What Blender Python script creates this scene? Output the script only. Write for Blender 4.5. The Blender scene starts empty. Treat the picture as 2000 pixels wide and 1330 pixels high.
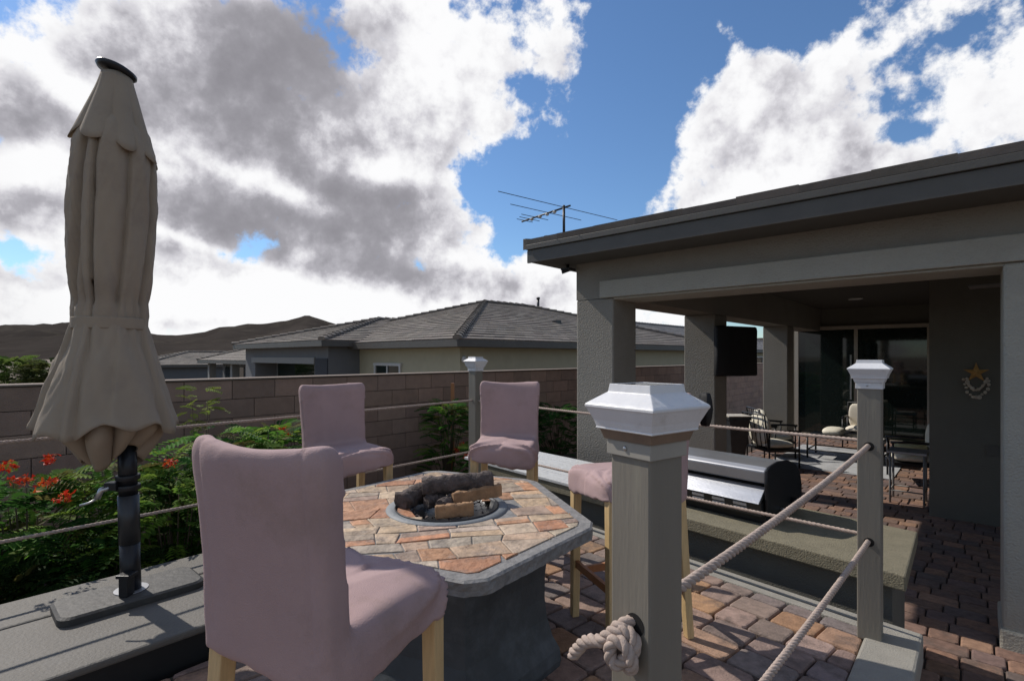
import bpy, bmesh, math, random
from math import sin, cos, pi, radians, sqrt, atan2, exp
from mathutils import Vector, noise, Matrix
random.seed(11)
R = random.random
def U(a, b): return a + (b-a)*R()
scene = bpy.context.scene
COL = scene.collection

# ---------------------------------------------------------------- frames of reference (metres, deck level z = 0)
EYE = 1.25
def W(u, v, z=0.0): return Vector((.669*u-.743*v, .743*u+.669*v, z))      # house / block wall axes
def D(p, q, z=0.0): return Vector((.766*p-.643*q, .643*p+.766*q, z))      # deck / barbecue island axes
LOW = -0.6

# ---------------------------------------------------------------- materials
MATS = {}
def mat(name, col, rough=.7, var=.12, nscale=6., bump=0., bscale=60., metal=0., tint=False, spec=.5, spots=None, stretch=(1,1,1), sheen=0, bdist=.01, trans=0):
    if name in MATS: return MATS[name]
    m = bpy.data.materials.new(name); m.use_nodes = True
    nt = m.node_tree; N = nt.nodes; L = nt.links
    b = N['Principled BSDF']
    b.inputs['Roughness'].default_value = rough; b.inputs['Metallic'].default_value = metal
    b.inputs['Specular IOR Level'].default_value = spec
    if sheen: b.inputs['Sheen Weight'].default_value = sheen
    tc = N.new('ShaderNodeTexCoord'); mp = N.new('ShaderNodeMapping'); mp.inputs['Scale'].default_value = stretch
    L.new(tc.outputs['Object'], mp.inputs[0])
    no = N.new('ShaderNodeTexNoise'); no.inputs['Scale'].default_value = nscale; no.inputs['Detail'].default_value = 6
    no.inputs['Roughness'].default_value = .62
    L.new(mp.outputs[0], no.inputs['Vector'])
    mr = N.new('ShaderNodeMapRange'); mr.inputs[1].default_value = .3; mr.inputs[2].default_value = .7
    mr.inputs[3].default_value = 1-var; mr.inputs[4].default_value = 1+var
    L.new(no.outputs['Fac'], mr.inputs[0])
    base = None
    if tint:
        at = N.new('ShaderNodeAttribute'); at.attribute_name = 'tint'; base = at.outputs['Color']
    else:
        rg = N.new('ShaderNodeRGB'); rg.outputs[0].default_value = (*col, 1); base = rg.outputs[0]
    if spots:
        sc, scol, thr, amt = spots
        n2 = N.new('ShaderNodeTexNoise'); n2.inputs['Scale'].default_value = sc; n2.inputs['Detail'].default_value = 8; n2.inputs['Roughness'].default_value = .7
        L.new(mp.outputs[0], n2.inputs['Vector'])
        m2 = N.new('ShaderNodeMapRange'); m2.inputs[1].default_value = thr; m2.inputs[2].default_value = thr+.12; m2.inputs[4].default_value = amt
        L.new(n2.outputs['Fac'], m2.inputs[0])
        mx = N.new('ShaderNodeMix'); mx.data_type = 'RGBA'; mx.inputs['B'].default_value = (*scol, 1)
        L.new(m2.outputs[0], mx.inputs['Factor']); L.new(base, mx.inputs['A']); base = mx.outputs['Result']
    vm = N.new('ShaderNodeVectorMath'); vm.operation = 'SCALE'
    L.new(base, vm.inputs[0]); L.new(mr.outputs[0], vm.inputs['Scale']); L.new(vm.outputs[0], b.inputs['Base Color'])
    if bump:
        n3 = N.new('ShaderNodeTexNoise'); n3.inputs['Scale'].default_value = bscale; n3.inputs['Detail'].default_value = 5
        L.new(mp.outputs[0], n3.inputs['Vector'])
        bp = N.new('ShaderNodeBump'); bp.inputs['Strength'].default_value = bump; bp.inputs['Distance'].default_value = bdist
        L.new(n3.outputs['Fac'], bp.inputs['Height']); L.new(bp.outputs[0], b.inputs['Normal'])
    if trans:
        b.inputs['Transmission Weight'].default_value = 0
        tr = N.new('ShaderNodeBsdfTranslucent'); L.new(vm.outputs[0], tr.inputs[0])
        ms = N.new('ShaderNodeMixShader'); ms.inputs[0].default_value = trans
        L.new(b.outputs[0], ms.inputs[1]); L.new(tr.outputs[0], ms.inputs[2]); L.new(ms.outputs[0], N['Material Output'].inputs[0])
    MATS[name] = m
    return m
def glassmat(name, col=(.012,.020,.017), rough=.04):
    m = mat(name, col, rough=rough, var=.1, spec=.6); return m

M_stucco = mat('stucco_taupe', (.25,.232,.2), .92, .07, 1.6, .8, 75, spots=(1.3,(.215,.2,.17),.55,.5), bdist=.012)
M_stucco_l = mat('stucco_trim', (.37,.355,.305), .92, .07, 2, .8, 75, spots=(1.6,(.32,.305,.26),.56,.5), bdist=.012)
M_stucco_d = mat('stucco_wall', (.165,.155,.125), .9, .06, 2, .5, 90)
M_fascia = mat('fascia_paint', (.085,.080,.070), .55, .1, 5, .1, 60)
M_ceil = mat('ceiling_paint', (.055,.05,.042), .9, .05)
M_tile = mat('roof_tile', (.2,.2,.2), .85, .15, 9, .3, 70, tint=True)
M_pink = mat('mauve_stretch_cloth', (.41,.29,.285), .95, .07, 5, .4, 340, bdist=.003, spots=(3.5,(.33,.235,.215),.53,.7))
M_legwood = mat('birch_leg', (.62,.44,.22), .5, .14, 14, .15, 60, stretch=(6,6,.6))
M_redwood = mat('reddish_stretcher', (.36,.15,.06), .5, .14, 14, stretch=(6,6,.6))
M_post = mat('painted_post', (.20,.182,.15), .6, .07, 3, .25, 34, stretch=(5,5,.5), spots=(1.5,(.25,.235,.18),.54,.8), bdist=.003)
M_white = mat('white_plastic', (.70,.70,.71), .38, .07, 8, .12, 40, spots=(14,(.42,.40,.36),.57,.55))
M_collar_shade = mat('shaded_collar', (.33,.31,.27), .5, .1, 8)  # taupe in place of white: shade painted onto the nearest post's collar
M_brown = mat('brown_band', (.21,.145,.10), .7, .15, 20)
M_rope = mat('rope_fibre', (.42,.335,.285), .95, .2, 60, .6, 260, bdist=.002)
M_solar = mat('solar_cell', (.02,.025,.035), .15, .1)
M_metal_d = mat('dark_metal', (.018,.019,.022), .4, .2, 12, .1, 90, metal=.3)
M_metal_g = mat('grey_metal', (.05,.052,.055), .4, .15, 12, metal=.5)
M_screw = mat('screw_metal', (.5,.5,.5), .35, .1, metal=.9)
M_steel = mat('brushed_steel', (.45,.46,.48), .34, .12, 3, .1, 40, metal=.9, stretch=(1,1,14))
M_steel_d = mat('hood_grey', (.40,.405,.42), .38, .1, 4, metal=.7)
M_canvas = mat('umbrella_canvas', (.37,.305,.23), .93, .07, 3, .3, 400, bdist=.003, spots=(2.5,(.29,.235,.19),.53,.6), trans=.12)
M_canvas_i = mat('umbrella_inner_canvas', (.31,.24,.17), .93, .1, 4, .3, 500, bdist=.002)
M_hole = mat('hole_black', (.008,.007,.006), .9, .1)
M_block = mat('split_block', (.15,.10,.08), .95, .12, 7, .6, 120, tint=True)
M_mortar = mat('mortar', (.11,.08,.066), .95, .1, 12)
M_cap = mat('wall_cap', (.30,.24,.20), .95, .1, 8, .4, 90)
M_paver = mat('tumbled_paver', (.2,.15,.12), .9, .26, 22, .7, 120, tint=True, spots=(6,(.115,.09,.08),.50,.6), bdist=.006)
M_sandj = mat('joint_sand', (.055,.046,.042), .95, .2, 30)
M_conc = mat('curb_concrete', (.30,.285,.25), .92, .1, 12, .5, 160, spots=(40,(.12,.12,.11),.66,.6))
M_isl = mat('counter_concrete', (.20,.18,.125), .9, .15, 10, .6, 120, spots=(45,(.10,.09,.065),.55,.7))
M_isl_b = mat('island_stucco', (.13,.125,.105), .92, .08, 4, .5, 120)
M_ledge = mat('grey_composite', (.125,.115,.10), .7, .1, 5, .35, 90, stretch=(1,1,1), spots=(3,(.14,.135,.125),.6,.5))
M_black = mat('black_board', (.012,.012,.013), .6, .2)
M_plate = mat('base_plate', (.045,.043,.04), .6, .25, 7, .3, 30, spots=(5,(.08,.075,.068),.55,.6))
M_slate = mat('slate_tile', (.3,.25,.2), .6, .35, 14, 1, 30, tint=True, spots=(9,(.20,.165,.145),.53,.7), bdist=.012)
M_slateb = mat('slate_edge', (.21,.205,.20), .7, .25, 24, .9, 50, spots=(20,(.26,.25,.23),.6,.5), bdist=.006)
M_base = mat('slate_pedestal', (.06,.066,.07), .6, .3, 4, .9, 14, spots=(3,(.11,.12,.13),.54,.7), bdist=.006)
M_ring = mat('stone_ring', (.20,.215,.225), .6, .12, 12, .3, 60)
M_bark = mat('charred_bark', (.095,.075,.068), .95, .45, 30, 1, 70, spots=(20,(.17,.14,.125),.56,.7), bdist=.012)
M_split = mat('split_wood', (.36,.21,.11), .85, .3, 22, .8, 50, bdist=.006, spots=(15,(.08,.045,.03),.55,.7))
M_leaf = mat('leaf', (.05,.1,.02), .7, .15, 8, tint=True, trans=.42, spec=.15)
M_stem = mat('stem', (.10,.075,.045), .9, .2)
M_red = mat('red_petal', (.55,.045,.015), .6, .2, 30, tint=True, trans=.25)
M_glass = glassmat('door_glass')  # faint green tint stands in for greenish reflections in the sliding door
M_frame = mat('door_frame', (.48,.43,.35), .5, .06)
M_hbeige = mat('neighbour_beige', (.40,.37,.26), .9, .05, 3, .2, 50)
M_hgrey = mat('neighbour_grey', (.15,.155,.16), .9, .05, 3, .2, 50)
M_hdark = mat('neighbour_dark', (.042,.045,.052), .9, .05)
M_hwhite = mat('window_trim_white', (.5,.5,.48), .6, .05)
M_trim2 = mat('neighbour_trim', (.24,.24,.23), .8, .05)
M_cush = mat('cushion_cloth', (.72,.68,.56), .95, .1, 9, .2, 60, spots=(14,(.2,.25,.14),.6,.7))
M_cushw = mat('cream_cushion', (.80,.74,.62), .95, .06)
M_rug = mat('grey_rug', (.42,.43,.44), .97, .2, 5, .4, 200, spots=(2.4,(.17,.18,.19),.52,.6))
M_tv = mat('tv_cover', (.006,.006,.007), .75, .2, 4, .4, 14)
M_star = mat('starfish', (.50,.27,.08), .8, .2, 20)
M_shell = mat('shell', (.62,.52,.40), .5, .25, 20, tint=False)
M_plateplastic = mat('outlet_plastic', (.12,.11,.09), .5, .05)
M_soil = mat('soil', (.05,.036,.026), .98, .35, 5, .8, 30)
M_desert = mat('desert_ground', (.16,.12,.085), .98, .2, .05, 0)
M_hill = mat('hill_rock', (.050,.043,.038), .98, .3, .006, 0, spec=0, spots=(.02,(.075,.066,.054),.52,.7))

# ---------------------------------------------------------------- mesh builder
class MB:
    def __init__(s): s.v = []; s.f = []; s.c = []; s.sm = []
    def add(s, vs, fs, col=None, smooth=False):
        o = len(s.v); s.v += [Vector(p) for p in vs]
        for f in fs: s.f.append([i+o for i in f]); s.c.append(col); s.sm.append(smooth)
        return s
    def hexa(s, b, t, col=None):           # bottom ring, top ring
        n = len(b)
        fs = [list(range(n))[::-1], [n+i for i in range(n)]] + [[i, (i+1) % n, n+(i+1) % n, n+i] for i in range(n)]
        return s.add(list(b)+list(t), fs, col)
    def box(s, x0, x1, y0, y1, z0, z1, F=None, col=None):
        F = F or (lambda a, b, c: Vector((a, b, c)))
        b = [F(x0,y0,z0), F(x1,y0,z0), F(x1,y1,z0), F(x0,y1,z0)]
        t = [F(x0,y0,z1), F(x1,y0,z1), F(x1,y1,z1), F(x0,y1,z1)]
        return s.hexa(b, t, col)
    def rings(s, rings, col=None, smooth=True, cap=True, closed=False):
        n = len(rings[0]); vs = [p for r in rings for p in r]; fs = []
        m = len(rings)
        for i in range(m if closed else m-1):
            for j in range(n):
                a = i*n+j; b = i*n+(j+1) % n; k = ((i+1) % m)*n
                fs.append([a, b, k+(j+1) % n, k+j])
        o = len(s.v)
        s.add(vs, fs, col, smooth)
        if cap and not closed:
            s.f.append([o+i for i in range(n)][::-1]); s.c.append(col); s.sm.append(False)
            s.f.append([o+(m-1)*n+i for i in range(n)]); s.c.append(col); s.sm.append(False)
        return s
    def tube(s, pts, r, n=8, col=None, cap=True, closed=False):
        pts = [Vector(p) for p in pts]; rs = r if hasattr(r, '__len__') else [r]*len(pts)
        rings = []; prev = None; m = len(pts)
        for i, p in enumerate(pts):
            if closed: t = pts[(i+1) % m]-pts[i-1]
            else: t = (pts[min(i+1, m-1)]-pts[max(i-1, 0)])
            t.normalize()
            if prev is None: a = t.orthogonal().normalized()
            else:
                a = prev - t*prev.dot(t)
                a = a.normalized() if a.length > 1e-6 else t.orthogonal().normalized()
            prev = a; b = t.cross(a)
            rings.append([p+(a*cos(2*pi*k/n)+b*sin(2*pi*k/n))*rs[i] for k in range(n)])
        return s.rings(rings, col, True, cap, closed)
    def sphere(s, c, rx, ry, rz, n=10, m=7, col=None):
        c = Vector(c); rr = []
        for i in range(m+1):
            a = -pi/2+pi*i/m; q = max(cos(a), .02)
            rr.append([c+Vector((rx*q*cos(2*pi*j/n), ry*q*sin(2*pi*j/n), rz*sin(a))) for j in range(n)])
        return s.rings(rr, col)
    def build(s, name, m, parent=None, world=False, bevel=0, bseg=2):
        off = Vector((0,0,0))
        if parent is not None and world: off = Vector(wloc(parent))
        me = bpy.data.meshes.new(name)
        me.from_pydata([tuple(p-off) for p in s.v], [], s.f); me.update()
        if any(c is not None for c in s.c):
            at = me.color_attributes.new('tint', 'FLOAT_COLOR', 'CORNER'); k = 0; buf = []
            for f, c in zip(s.f, s.c):
                c = c or (.2,.2,.2)
                for _ in f: buf += [c[0], c[1], c[2], 1]
            at.data.foreach_set('color', buf)
        me.polygons.foreach_set('use_smooth', s.sm)
        me.materials.append(m)
        o = bpy.data.objects.new(name, me); COL.objects.link(o)
        if parent is not None: o.parent = parent
        if bevel:
            b = o.modifiers.new('bevel', 'BEVEL'); b.width = bevel; b.segments = bseg; b.limit_method = 'ANGLE'; b.angle_limit = radians(40)
        return o
def wloc(o):
    l = Vector(o.location)
    while o.parent is not None: o = o.parent; l = l+Vector(o.location)
    return l
def tag(o, label, cat, group=None, kind=None):
    if label: o['label'] = label
    if cat: o['category'] = cat
    if group: o['group'] = group
    if kind: o['kind'] = kind
    return o
def thing(name, label, cat, loc=(0,0,0), rz=0, group=None):
    o = bpy.data.objects.new(name, None); COL.objects.link(o); o.location = loc; o.rotation_euler = (0,0,rz); o.empty_display_size = .1
    return tag(o, label, cat, group)
def struct(o): o['kind'] = 'structure'; return o
def copy_tree(o, parent=None):
    c = o.copy(); COL.objects.link(c); c.parent = parent
    for ch in list(o.children): copy_tree(ch, c)
    return c
def jit(c, a): k = 1+U(-a, a); return (c[0]*k*(1+U(-a,a)*.2), c[1]*k, c[2]*k*(1+U(-a,a)*.2))

# ---------------------------------------------------------------- ground, hills
g = MB(); S = 4000
g.add([(-S,-S,LOW-.06),(S,-S,LOW-.06),(S,S,LOW-.06),(-S,S,LOW-.06)], [[0,1,2,3]])
struct(g.build('ground', M_desert))
s_ = MB(); n1, n2 = 60, 16
for i in range(n1+1):
    for j in range(n2+1):
        u = -5+20*i/n1; v = 3.3+2.62*j/n2
        s_.v.append(W(u, v, LOW-.02+.05*noise.noise((u*1.7, v*1.7, 0))))
for i in range(n1):
    for j in range(n2):
        a = i*(n2+1)+j; s_.f.append([a, a+n2+1, a+n2+2, a+1]); s_.c.append(None); s_.sm.append(True)
struct(s_.build('soil_bed', M_soil))

sil = [(-900,600),(-400,628),(0,640),(50,636),(100,633),(155,626),(200,632),(250,641),(305,653),(345,655),(400,648),(430,638),(500,635),(560,626),(600,615),(625,622),(660,634),(760,648),(900,656),(1300,664),(1800,655),(3000,640)]
def silh(px):
    for (a, ya), (b, yb) in zip(sil, sil[1:]):
        if a <= px <= b: return ya+(yb-ya)*(px-a)/(b-a)
    return 660
h = MB(); nx, nr = 420, 34
for i in range(nx+1):
    px = -900+3900*i/nx; sx = (px-1000)/1010
    for j in range(nr+1):
        t = j/nr; Y = 320+1100*t
        zr = (697-silh(px))/1010*900+EYE
        k = (max(0, 1-abs(Y-900)/ (580 if Y < 900 else 520)))**1.25
        nn = noise.fractal((sx*Y*.006, Y*.006, 3.1), 1.0, 2.1, 5)
        e = 1-math.exp(-((Y-900)/90)**2)
        z = -4+(zr+4)*k*(1+ .5*nn*e) + 5*noise.fractal((sx*Y*.02, Y*.02, 1), 1, 2, 4)*k*(.25+e)
        h.v.append(Vector((sx*Y, Y, z)))
for i in range(nx):
    for j in range(nr):
        a = i*(nr+1)+j; h.f.append([a, a+nr+1, a+nr+2, a+1]); h.c.append(None); h.sm.append(True)
struct(h.build('hills', M_hill))

# ---------------------------------------------------------------- pavers
def clip(poly, pt, n):                      # keep side where (x-pt).n >= 0 (2D)
    out = []; L = len(poly)
    for i in range(L):
        a = poly[i]; b = poly[(i+1) % L]
        da = (a-pt).dot(n); db = (b-pt).dot(n)
        if da >= 0: out.append(a)
        if (da >= 0) != (db >= 0): out.append(a+(b-a)*(da/(da-db)))
    return out
V2 = lambda v: Vector((v.x, v.y))
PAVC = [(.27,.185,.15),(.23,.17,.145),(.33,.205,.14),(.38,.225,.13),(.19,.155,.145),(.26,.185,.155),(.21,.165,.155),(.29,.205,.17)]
def brick(mb, poly, z, cols=PAVC):
    if len(poly) < 3: return
    A = 0
    for i in range(len(poly)): a = poly[i]; b = poly[(i+1) % len(poly)]; A += a.x*b.y-b.x*a.y
    if abs(A)/2 < .0025: return
    if A < 0: poly = poly[::-1]
    c = sum((p for p in poly), Vector((0,0)))/len(poly)
    # cut the corners so that each stone looks tumbled
    q = []
    L = len(poly)
    for i in range(L):
        p = poly[i]; a = poly[i-1]; b = poly[(i+1) % L]
        k = U(.008, .02)
        da = (a-p); db = (b-p)
        q.append(p+da.normalized()*min(k, da.length*.3)); q.append(p+db.normalized()*min(k, db.length*.3))
    def ins(dd):
        out = []
        for p in q:
            d = p-c; out.append(c+d*(1-dd/max(d.length, .02)))
        return out
    dz = U(-.002, .002)
    col = jit(random.choice(cols), .18)
    r0 = [Vector((p.x, p.y, z-.035)) for p in ins(.004)]
    r1 = [Vector((p.x, p.y, z-.009+dz)) for p in ins(.005+U(0,.001))]
    r2 = [Vector((p.x, p.y, z-.002+dz)) for p in ins(.010)]
    r3 = [Vector((p.x, p.y, z+dz)) for p in ins(.018)]
    n = len(q); vs = r0+r1+r2+r3; fs = []
    for k in range(3):
        for i in range(n): fs.append([k*n+i, k*n+(i+1) % n, (k+1)*n+(i+1) % n, (k+1)*n+i])
    fs.append([3*n+i for i in range(n)])
    mb.add(vs, fs, col)
def pave(F, x0, x1, y0, y1, z, planes, pitch=.160, lens=(.165,.165,.245,.245,.20), cols=PAVC, skip=None):
    mb = MB(); x = x0
    while x < x1:
        y = y0-R()*.2
        while y < y1:
            l = random.choice(lens)
            poly = [V2(F(x,y)), V2(F(x+pitch,y)), V2(F(x+pitch,y+l)), V2(F(x,y+l))]
            y += l
            cc = sum(poly, Vector((0,0)))/4
            if skip and skip(cc): continue
            for pt, n in planes: poly = clip(poly, pt, n)
            brick(mb, poly, z, cols)
        x += pitch
    return mb
uV = V2(W(1,0)); vV = V2(W(0,1)); pV = V2(D(1,0)); qV = V2(D(0,1))
deckplanes = [(V2(D(2.775,0)), -pV), (V2(W(0,.375)), vV), (V2(W(0,2.36)), -vV)]
struct(pave(D, -3.4+.155*0, 2.78, -1.5, 4.2, 0.0, deckplanes, skip=lambda c: c.dot(uV) < -3.2 or c.dot(uV) > 4).build('deck_paving', M_paver))
lowplanes = [(V2(W(0,3.3)), -vV)]
def lowskip(c):
    x, y = c
    p = c.dot(pV); q = c.dot(qV); u = c.dot(uV); v = c.dot(vV)
    if p < 2.86 and v > .22: return True
    if 3.14 < p < 3.74 and q > .82: return True
    if 9.9 < u < 12 and 1.2 < v < 2.5: return True
    if u > 7.95 and v < .35: return True
    return False
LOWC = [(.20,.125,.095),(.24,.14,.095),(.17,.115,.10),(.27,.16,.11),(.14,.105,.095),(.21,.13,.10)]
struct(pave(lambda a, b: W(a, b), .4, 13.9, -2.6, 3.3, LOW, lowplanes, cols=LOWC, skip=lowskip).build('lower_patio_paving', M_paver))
jb = MB(); jb.box(-1,13.9,-2.8,3.3,LOW-.05,LOW-.02, W); struct(jb.build('lower_patio_bed', M_sandj))

# deck body: raised block with retaining faces
def isect(p, v):    # point with deck coordinate p and wall coordinate v
    a = pV; b = vV; det = a.x*b.y-a.y*b.x
    return Vector(((p*b.y-a.y*v)/det, (a.x*v-p*b.x)/det))
dk = thing('raised_deck', 'raised paved deck with stucco sides and pale concrete edging', 'deck', tuple(isect(2.9,.19))+(LOW,))
def poly3(pts, z): return [Vector((p.x, p.y, z)) for p in pts]
body = [isect(2.885,.205), isect(2.885,3.44), V2(W(-3.2,3.44)), V2(W(-3.2,.205))]
MB().hexa(poly3(body, LOW-.03), poly3(body, -.032)).build('retaining_wall', M_isl_b, dk, True)
e1 = [isect(2.90,.385), isect(2.90,3.45), isect(2.845,3.45), isect(2.845,.385)]
MB().hexa(poly3(e1,-.045), poly3(e1,.004)).build('edging', M_conc, dk, True, .006)
e1 = [isect(2.835,.385), isect(2.835,3.45), isect(2.78,3.45), isect(2.78,.385)]
MB().hexa(poly3(e1,-.045), poly3(e1,.000)).build('edging', M_conc, dk, True, .006)
e2 = [isect(2.90,.18), isect(2.90,.375), V2(W(-3.2,.375)), V2(W(-3.2,.18))]
MB().hexa(poly3(e2,-.12), poly3(e2,.012)).build('curb', M_conc, dk, True, .012)

# ---------------------------------------------------------------- ledge with umbrella
ld = thing('low_ledge', 'low grey composite board ledge with black front under the folded umbrella', 'ledge', tuple(W(0,2.4,0)))
for (a, b) in ((2.36,2.93),(2.94,3.24)):
    m = MB(); m.box(-3.2,2.6,a,b,.118,.15, W); m.build('board', M_ledge, ld, True, .01)
m = MB(); m.box(-3.2,2.56,2.40,3.22,-.03,.116, W); m.build('front_board', M_black, ld, True)

def umbrella():
    bx = Vector((-1.745, 2.37, .15))
    t = thing('patio_umbrella', 'closed taupe patio umbrella tied with a band, standing on the grey ledge', 'umbrella', bx)
    lean = lambda z: Vector((-.068*(z-.15)/2.45, 0, 0))
    C = lambda z: lean(z)
    def K(z): return lean(z)+Vector((-.085+.085*min(1, max(0, (z-1.0)/1.45)), 0, 0))      # the cloth hangs a little to one side of the pole
    prof = [(2.585,.075),(2.50,.088),(2.40,.115),(2.32,.170),(2.24,.198),(2.12,.207),(1.98,.209),(1.83,.209),(1.70,.206),(1.58,.198),(1.50,.184),(1.44,.166),(1.40,.163),(1.365,.174),(1.30,.190),(1.22,.222),(1.12,.256),(1.02,.290),(.95,.316),(.93,.320)]
    prof = [((1.44+(z-1.44)*.945, q*.87) if z > 1.45 else (z, q)) for z, q in prof]
    n = 220; SC = .77
    CR = [(-2.15,.42,.028,.18,.30),(-1.66,.16,.10,.03,-.16),(-1.42,.40,.022,.11,.05),(-.75,.26,.16,.03,.28),(.15,.35,.15,.04,.1),(1.2,.4,.05,.2,-.1),(2.1,.38,.15,.05,.15),(2.95,.36,.05,.18,.2),(-2.60,.26,.14,.03,-.18)]
    def crease(th, z, top):
        s_ = 0
        for (t0, dp, wl, wr, dr) in CR:
            c0 = t0+dr*(z-1.4)+.06*sin(z*3+t0*5)
            d = (th-c0+pi) % (2*pi)-pi
            k = dp*(1.0 if z < 2.0 else max(.25, 1-(z-2.0)*1.4))
            if 1.34 < z < 1.48: k *= .35
            if z <= 1.34: k *= .42
            s_ += k*exp(-(d/(wl if d < 0 else wr))**2)
        return s_
    # resample
    zz = []; 
    for (za, ra), (zb, rb) in zip(prof, prof[1:]):
        st = max(1, int((za-zb)/.022))
        for i in range(st): zz.append((za+(zb-za)*i/st, ra+(rb-ra)*i/st))
    zz.append(prof[-1]); m = MB(); rings = []
    for z, r in zz:
        ring = []
        for j in range(n):
            th = 2*pi*j/n
            rr = SC*r*(1.10-.62*crease(th, z, 0))+.004*noise.noise((cos(th)*3, sin(th)*3, z*4))+.010*noise.noise((cos(th)*2, sin(th)*2, z*1.3))+.009*noise.noise((cos(th+z*1.2)*4.5, sin(th+z*1.2)*4.5, z*1.1+4))+.005*noise.noise((cos(th-z*2)*9, sin(th-z*2)*9, z*3))
            rr -= .005*max(0, 1-abs(z-1.44)/.22)*abs(sin(11*th+z*5+sin(3*th)))
            dz = 0
            if z < .99: dz = -.035*sin(3*th+.6)*(.99-z)/.06*.6-.02*sin(8*th)*(.99-z)/.06
            ring.append(K(z)+Vector((rr*cos(th), rr*sin(th), z-.15+dz)))
        rings.append(ring)
    m.rings(rings, cap=False); cn = m.build('canopy', M_canvas, t)
    so = cn.modifiers.new('s', 'SOLIDIFY'); so.thickness = .003
    # inner folds hanging below the hem
    m = MB(); rings = []
    for k in range(16):
        z = 1.02-.215*k/15; q = (k/15)
        ring = []
        for j in range(n):
            th = 2*pi*j/n
            r = .70*(.20+.045*sin(q*pi))*(1-.55*max(0,q-.45)**1.1)*(1+.48*(abs(sin(5*th+.9+.5*q+.3*sin(2*th)))**.6-.55))
            ring.append(K(z)+Vector((r*cos(th)+.02, r*sin(th)-.02, z-.15+.05*sin(3*th+2.2)*q)))
        rings.append(ring)
    m.rings(rings, cap=False); o = m.build('inner_fold', M_canvas_i, t); o.modifiers.new('s', 'SOLIDIFY').thickness = .003
    # upper vent flap
    m = MB(); rings = []
    for k in range(14):
        q = k/13; z = 2.535-.29*q
        ring = []
        for j in range(n):
            th = 2*pi*j/n
            f = abs(sin(3.5*th+.9+.35*sin(2*th+1)))**.8-.5
            r = (.056+.090*q**1.15)*(1+.30*q*f)
            ring.append(K(z)+Vector((r*cos(th), r*sin(th), z-.15-.05*q*q*(f+.5)*1.3-.04*q*cos(th-.2))))
        rings.append(ring)
    m.rings(rings, cap=False); o = m.build('vent_flap', M_canvas, t); o.modifiers.new('s', 'SOLIDIFY').thickness = .003
    m = MB(); rings = []
    for z in (1.375,1.38,1.40,1.42,1.425):
        rings.append([K(z)+Vector(((.141+.003*abs(sin(4*th)))*cos(th), (.141+.003*abs(sin(4*th)))*sin(th), z-.15)) for th in [2*pi*j/64 for j in range(64)]])
    m.rings(rings, cap=False); o = m.build('tie_band', M_canvas, t); o.modifiers.new('s', 'SOLIDIFY').thickness = .004
    m = MB(); rot = Matrix.Rotation(radians(15), 3, 'Y') @ Matrix.Rotation(radians(-6), 3, 'X')
    rr = [(.03,-.020),(.070,-.018),(.080,-.006),(.078,.006),(.055,.016),(.02,.020)]
    m.rings([[C(2.54)+rot@Vector((r*cos(a), r*sin(a), z))+Vector((0,0,2.412)) for a in [2*pi*j/28 for j in range(28)]] for r, z in rr]); m.build('top_cap', M_metal_d, t)
    m = MB(); m.tube([C(.15), C(2.52)+Vector((0,0,2.37))], .024, 16); m.build('pole', M_metal_d, t)
    m = MB()
    for za, zb, r in ((.15,.18,.055),(.18,.40,.040),(.62,.86,.037)):
        m = MB(); m.tube([C(za)+Vector((0,0,za-.15)), C(zb)+Vector((0,0,zb-.15))], r, 20); m.build('pole_sleeve', M_metal_d, t)
    m = MB(); m.tube([C(.40)+Vector((0,0,.25)), C(.62)+Vector((0,0,.47))], .042, 20); m.build('steel_sleeve', M_metal_g, t)
    for z in (.655,.70):
        m = MB(); m.tube([C(z)+Vector((0,0,z-.15-.012)), C(z)+Vector((0,0,z-.15+.012))], .048, 20); m.build('clamp', M_metal_d, t, False, .003)
    m = MB(); m.box(-.085,-.03,-.055,-.01,.50,.535); m.build('crank_housing', M_metal_d, t, False, .003)
    m = MB(); m.tube([(-.06,-.04,.515),(-.09,-.06,.505),(-.10,-.07,.47)], .013, 10); m.tube([(-.10,-.07,.47),(-.125,-.085,.455),(-.16,-.09,.445)], .005, 8); m.build('crank_handle', M_screw, t)
    # base: plate, ring, clip
    m = MB(); ang = radians(42)
    def rr2(w, d, r, z, sc=1):
        out = []
        for cx, cy, a0 in ((w-r,d-r,0),(-w+r,d-r,90),(-w+r,-d+r,180),(w-r,-d+r,270)):
            for k in range(6):
                a = radians(a0+18*k); x = (cx+r*cos(a))*sc; y = (cy+r*sin(a))*sc
                out.append(Vector((x*sin(ang)-y*cos(ang), x*cos(ang)+y*sin(ang), z)))
        return out
    m.rings([rr2(.27,.135,.05,.001), rr2(.27,.135,.05,.028), rr2(.258,.125,.045,.036)], smooth=False); m.build('base_plate', M_plate, t)
    m = MB(); m.tube([(0,0,.036),(0,0,.040)], .066, 28); m.build('flange', M_steel_d, t)
    m = MB(); m.box(.005,.045,-.085,-.04,.037,.12); m.box(-.005,.055,-.09,-.03,.1195,.135); m.build('latch', M_metal_d, t, False, .003)
    return t
umbrella()

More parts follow.
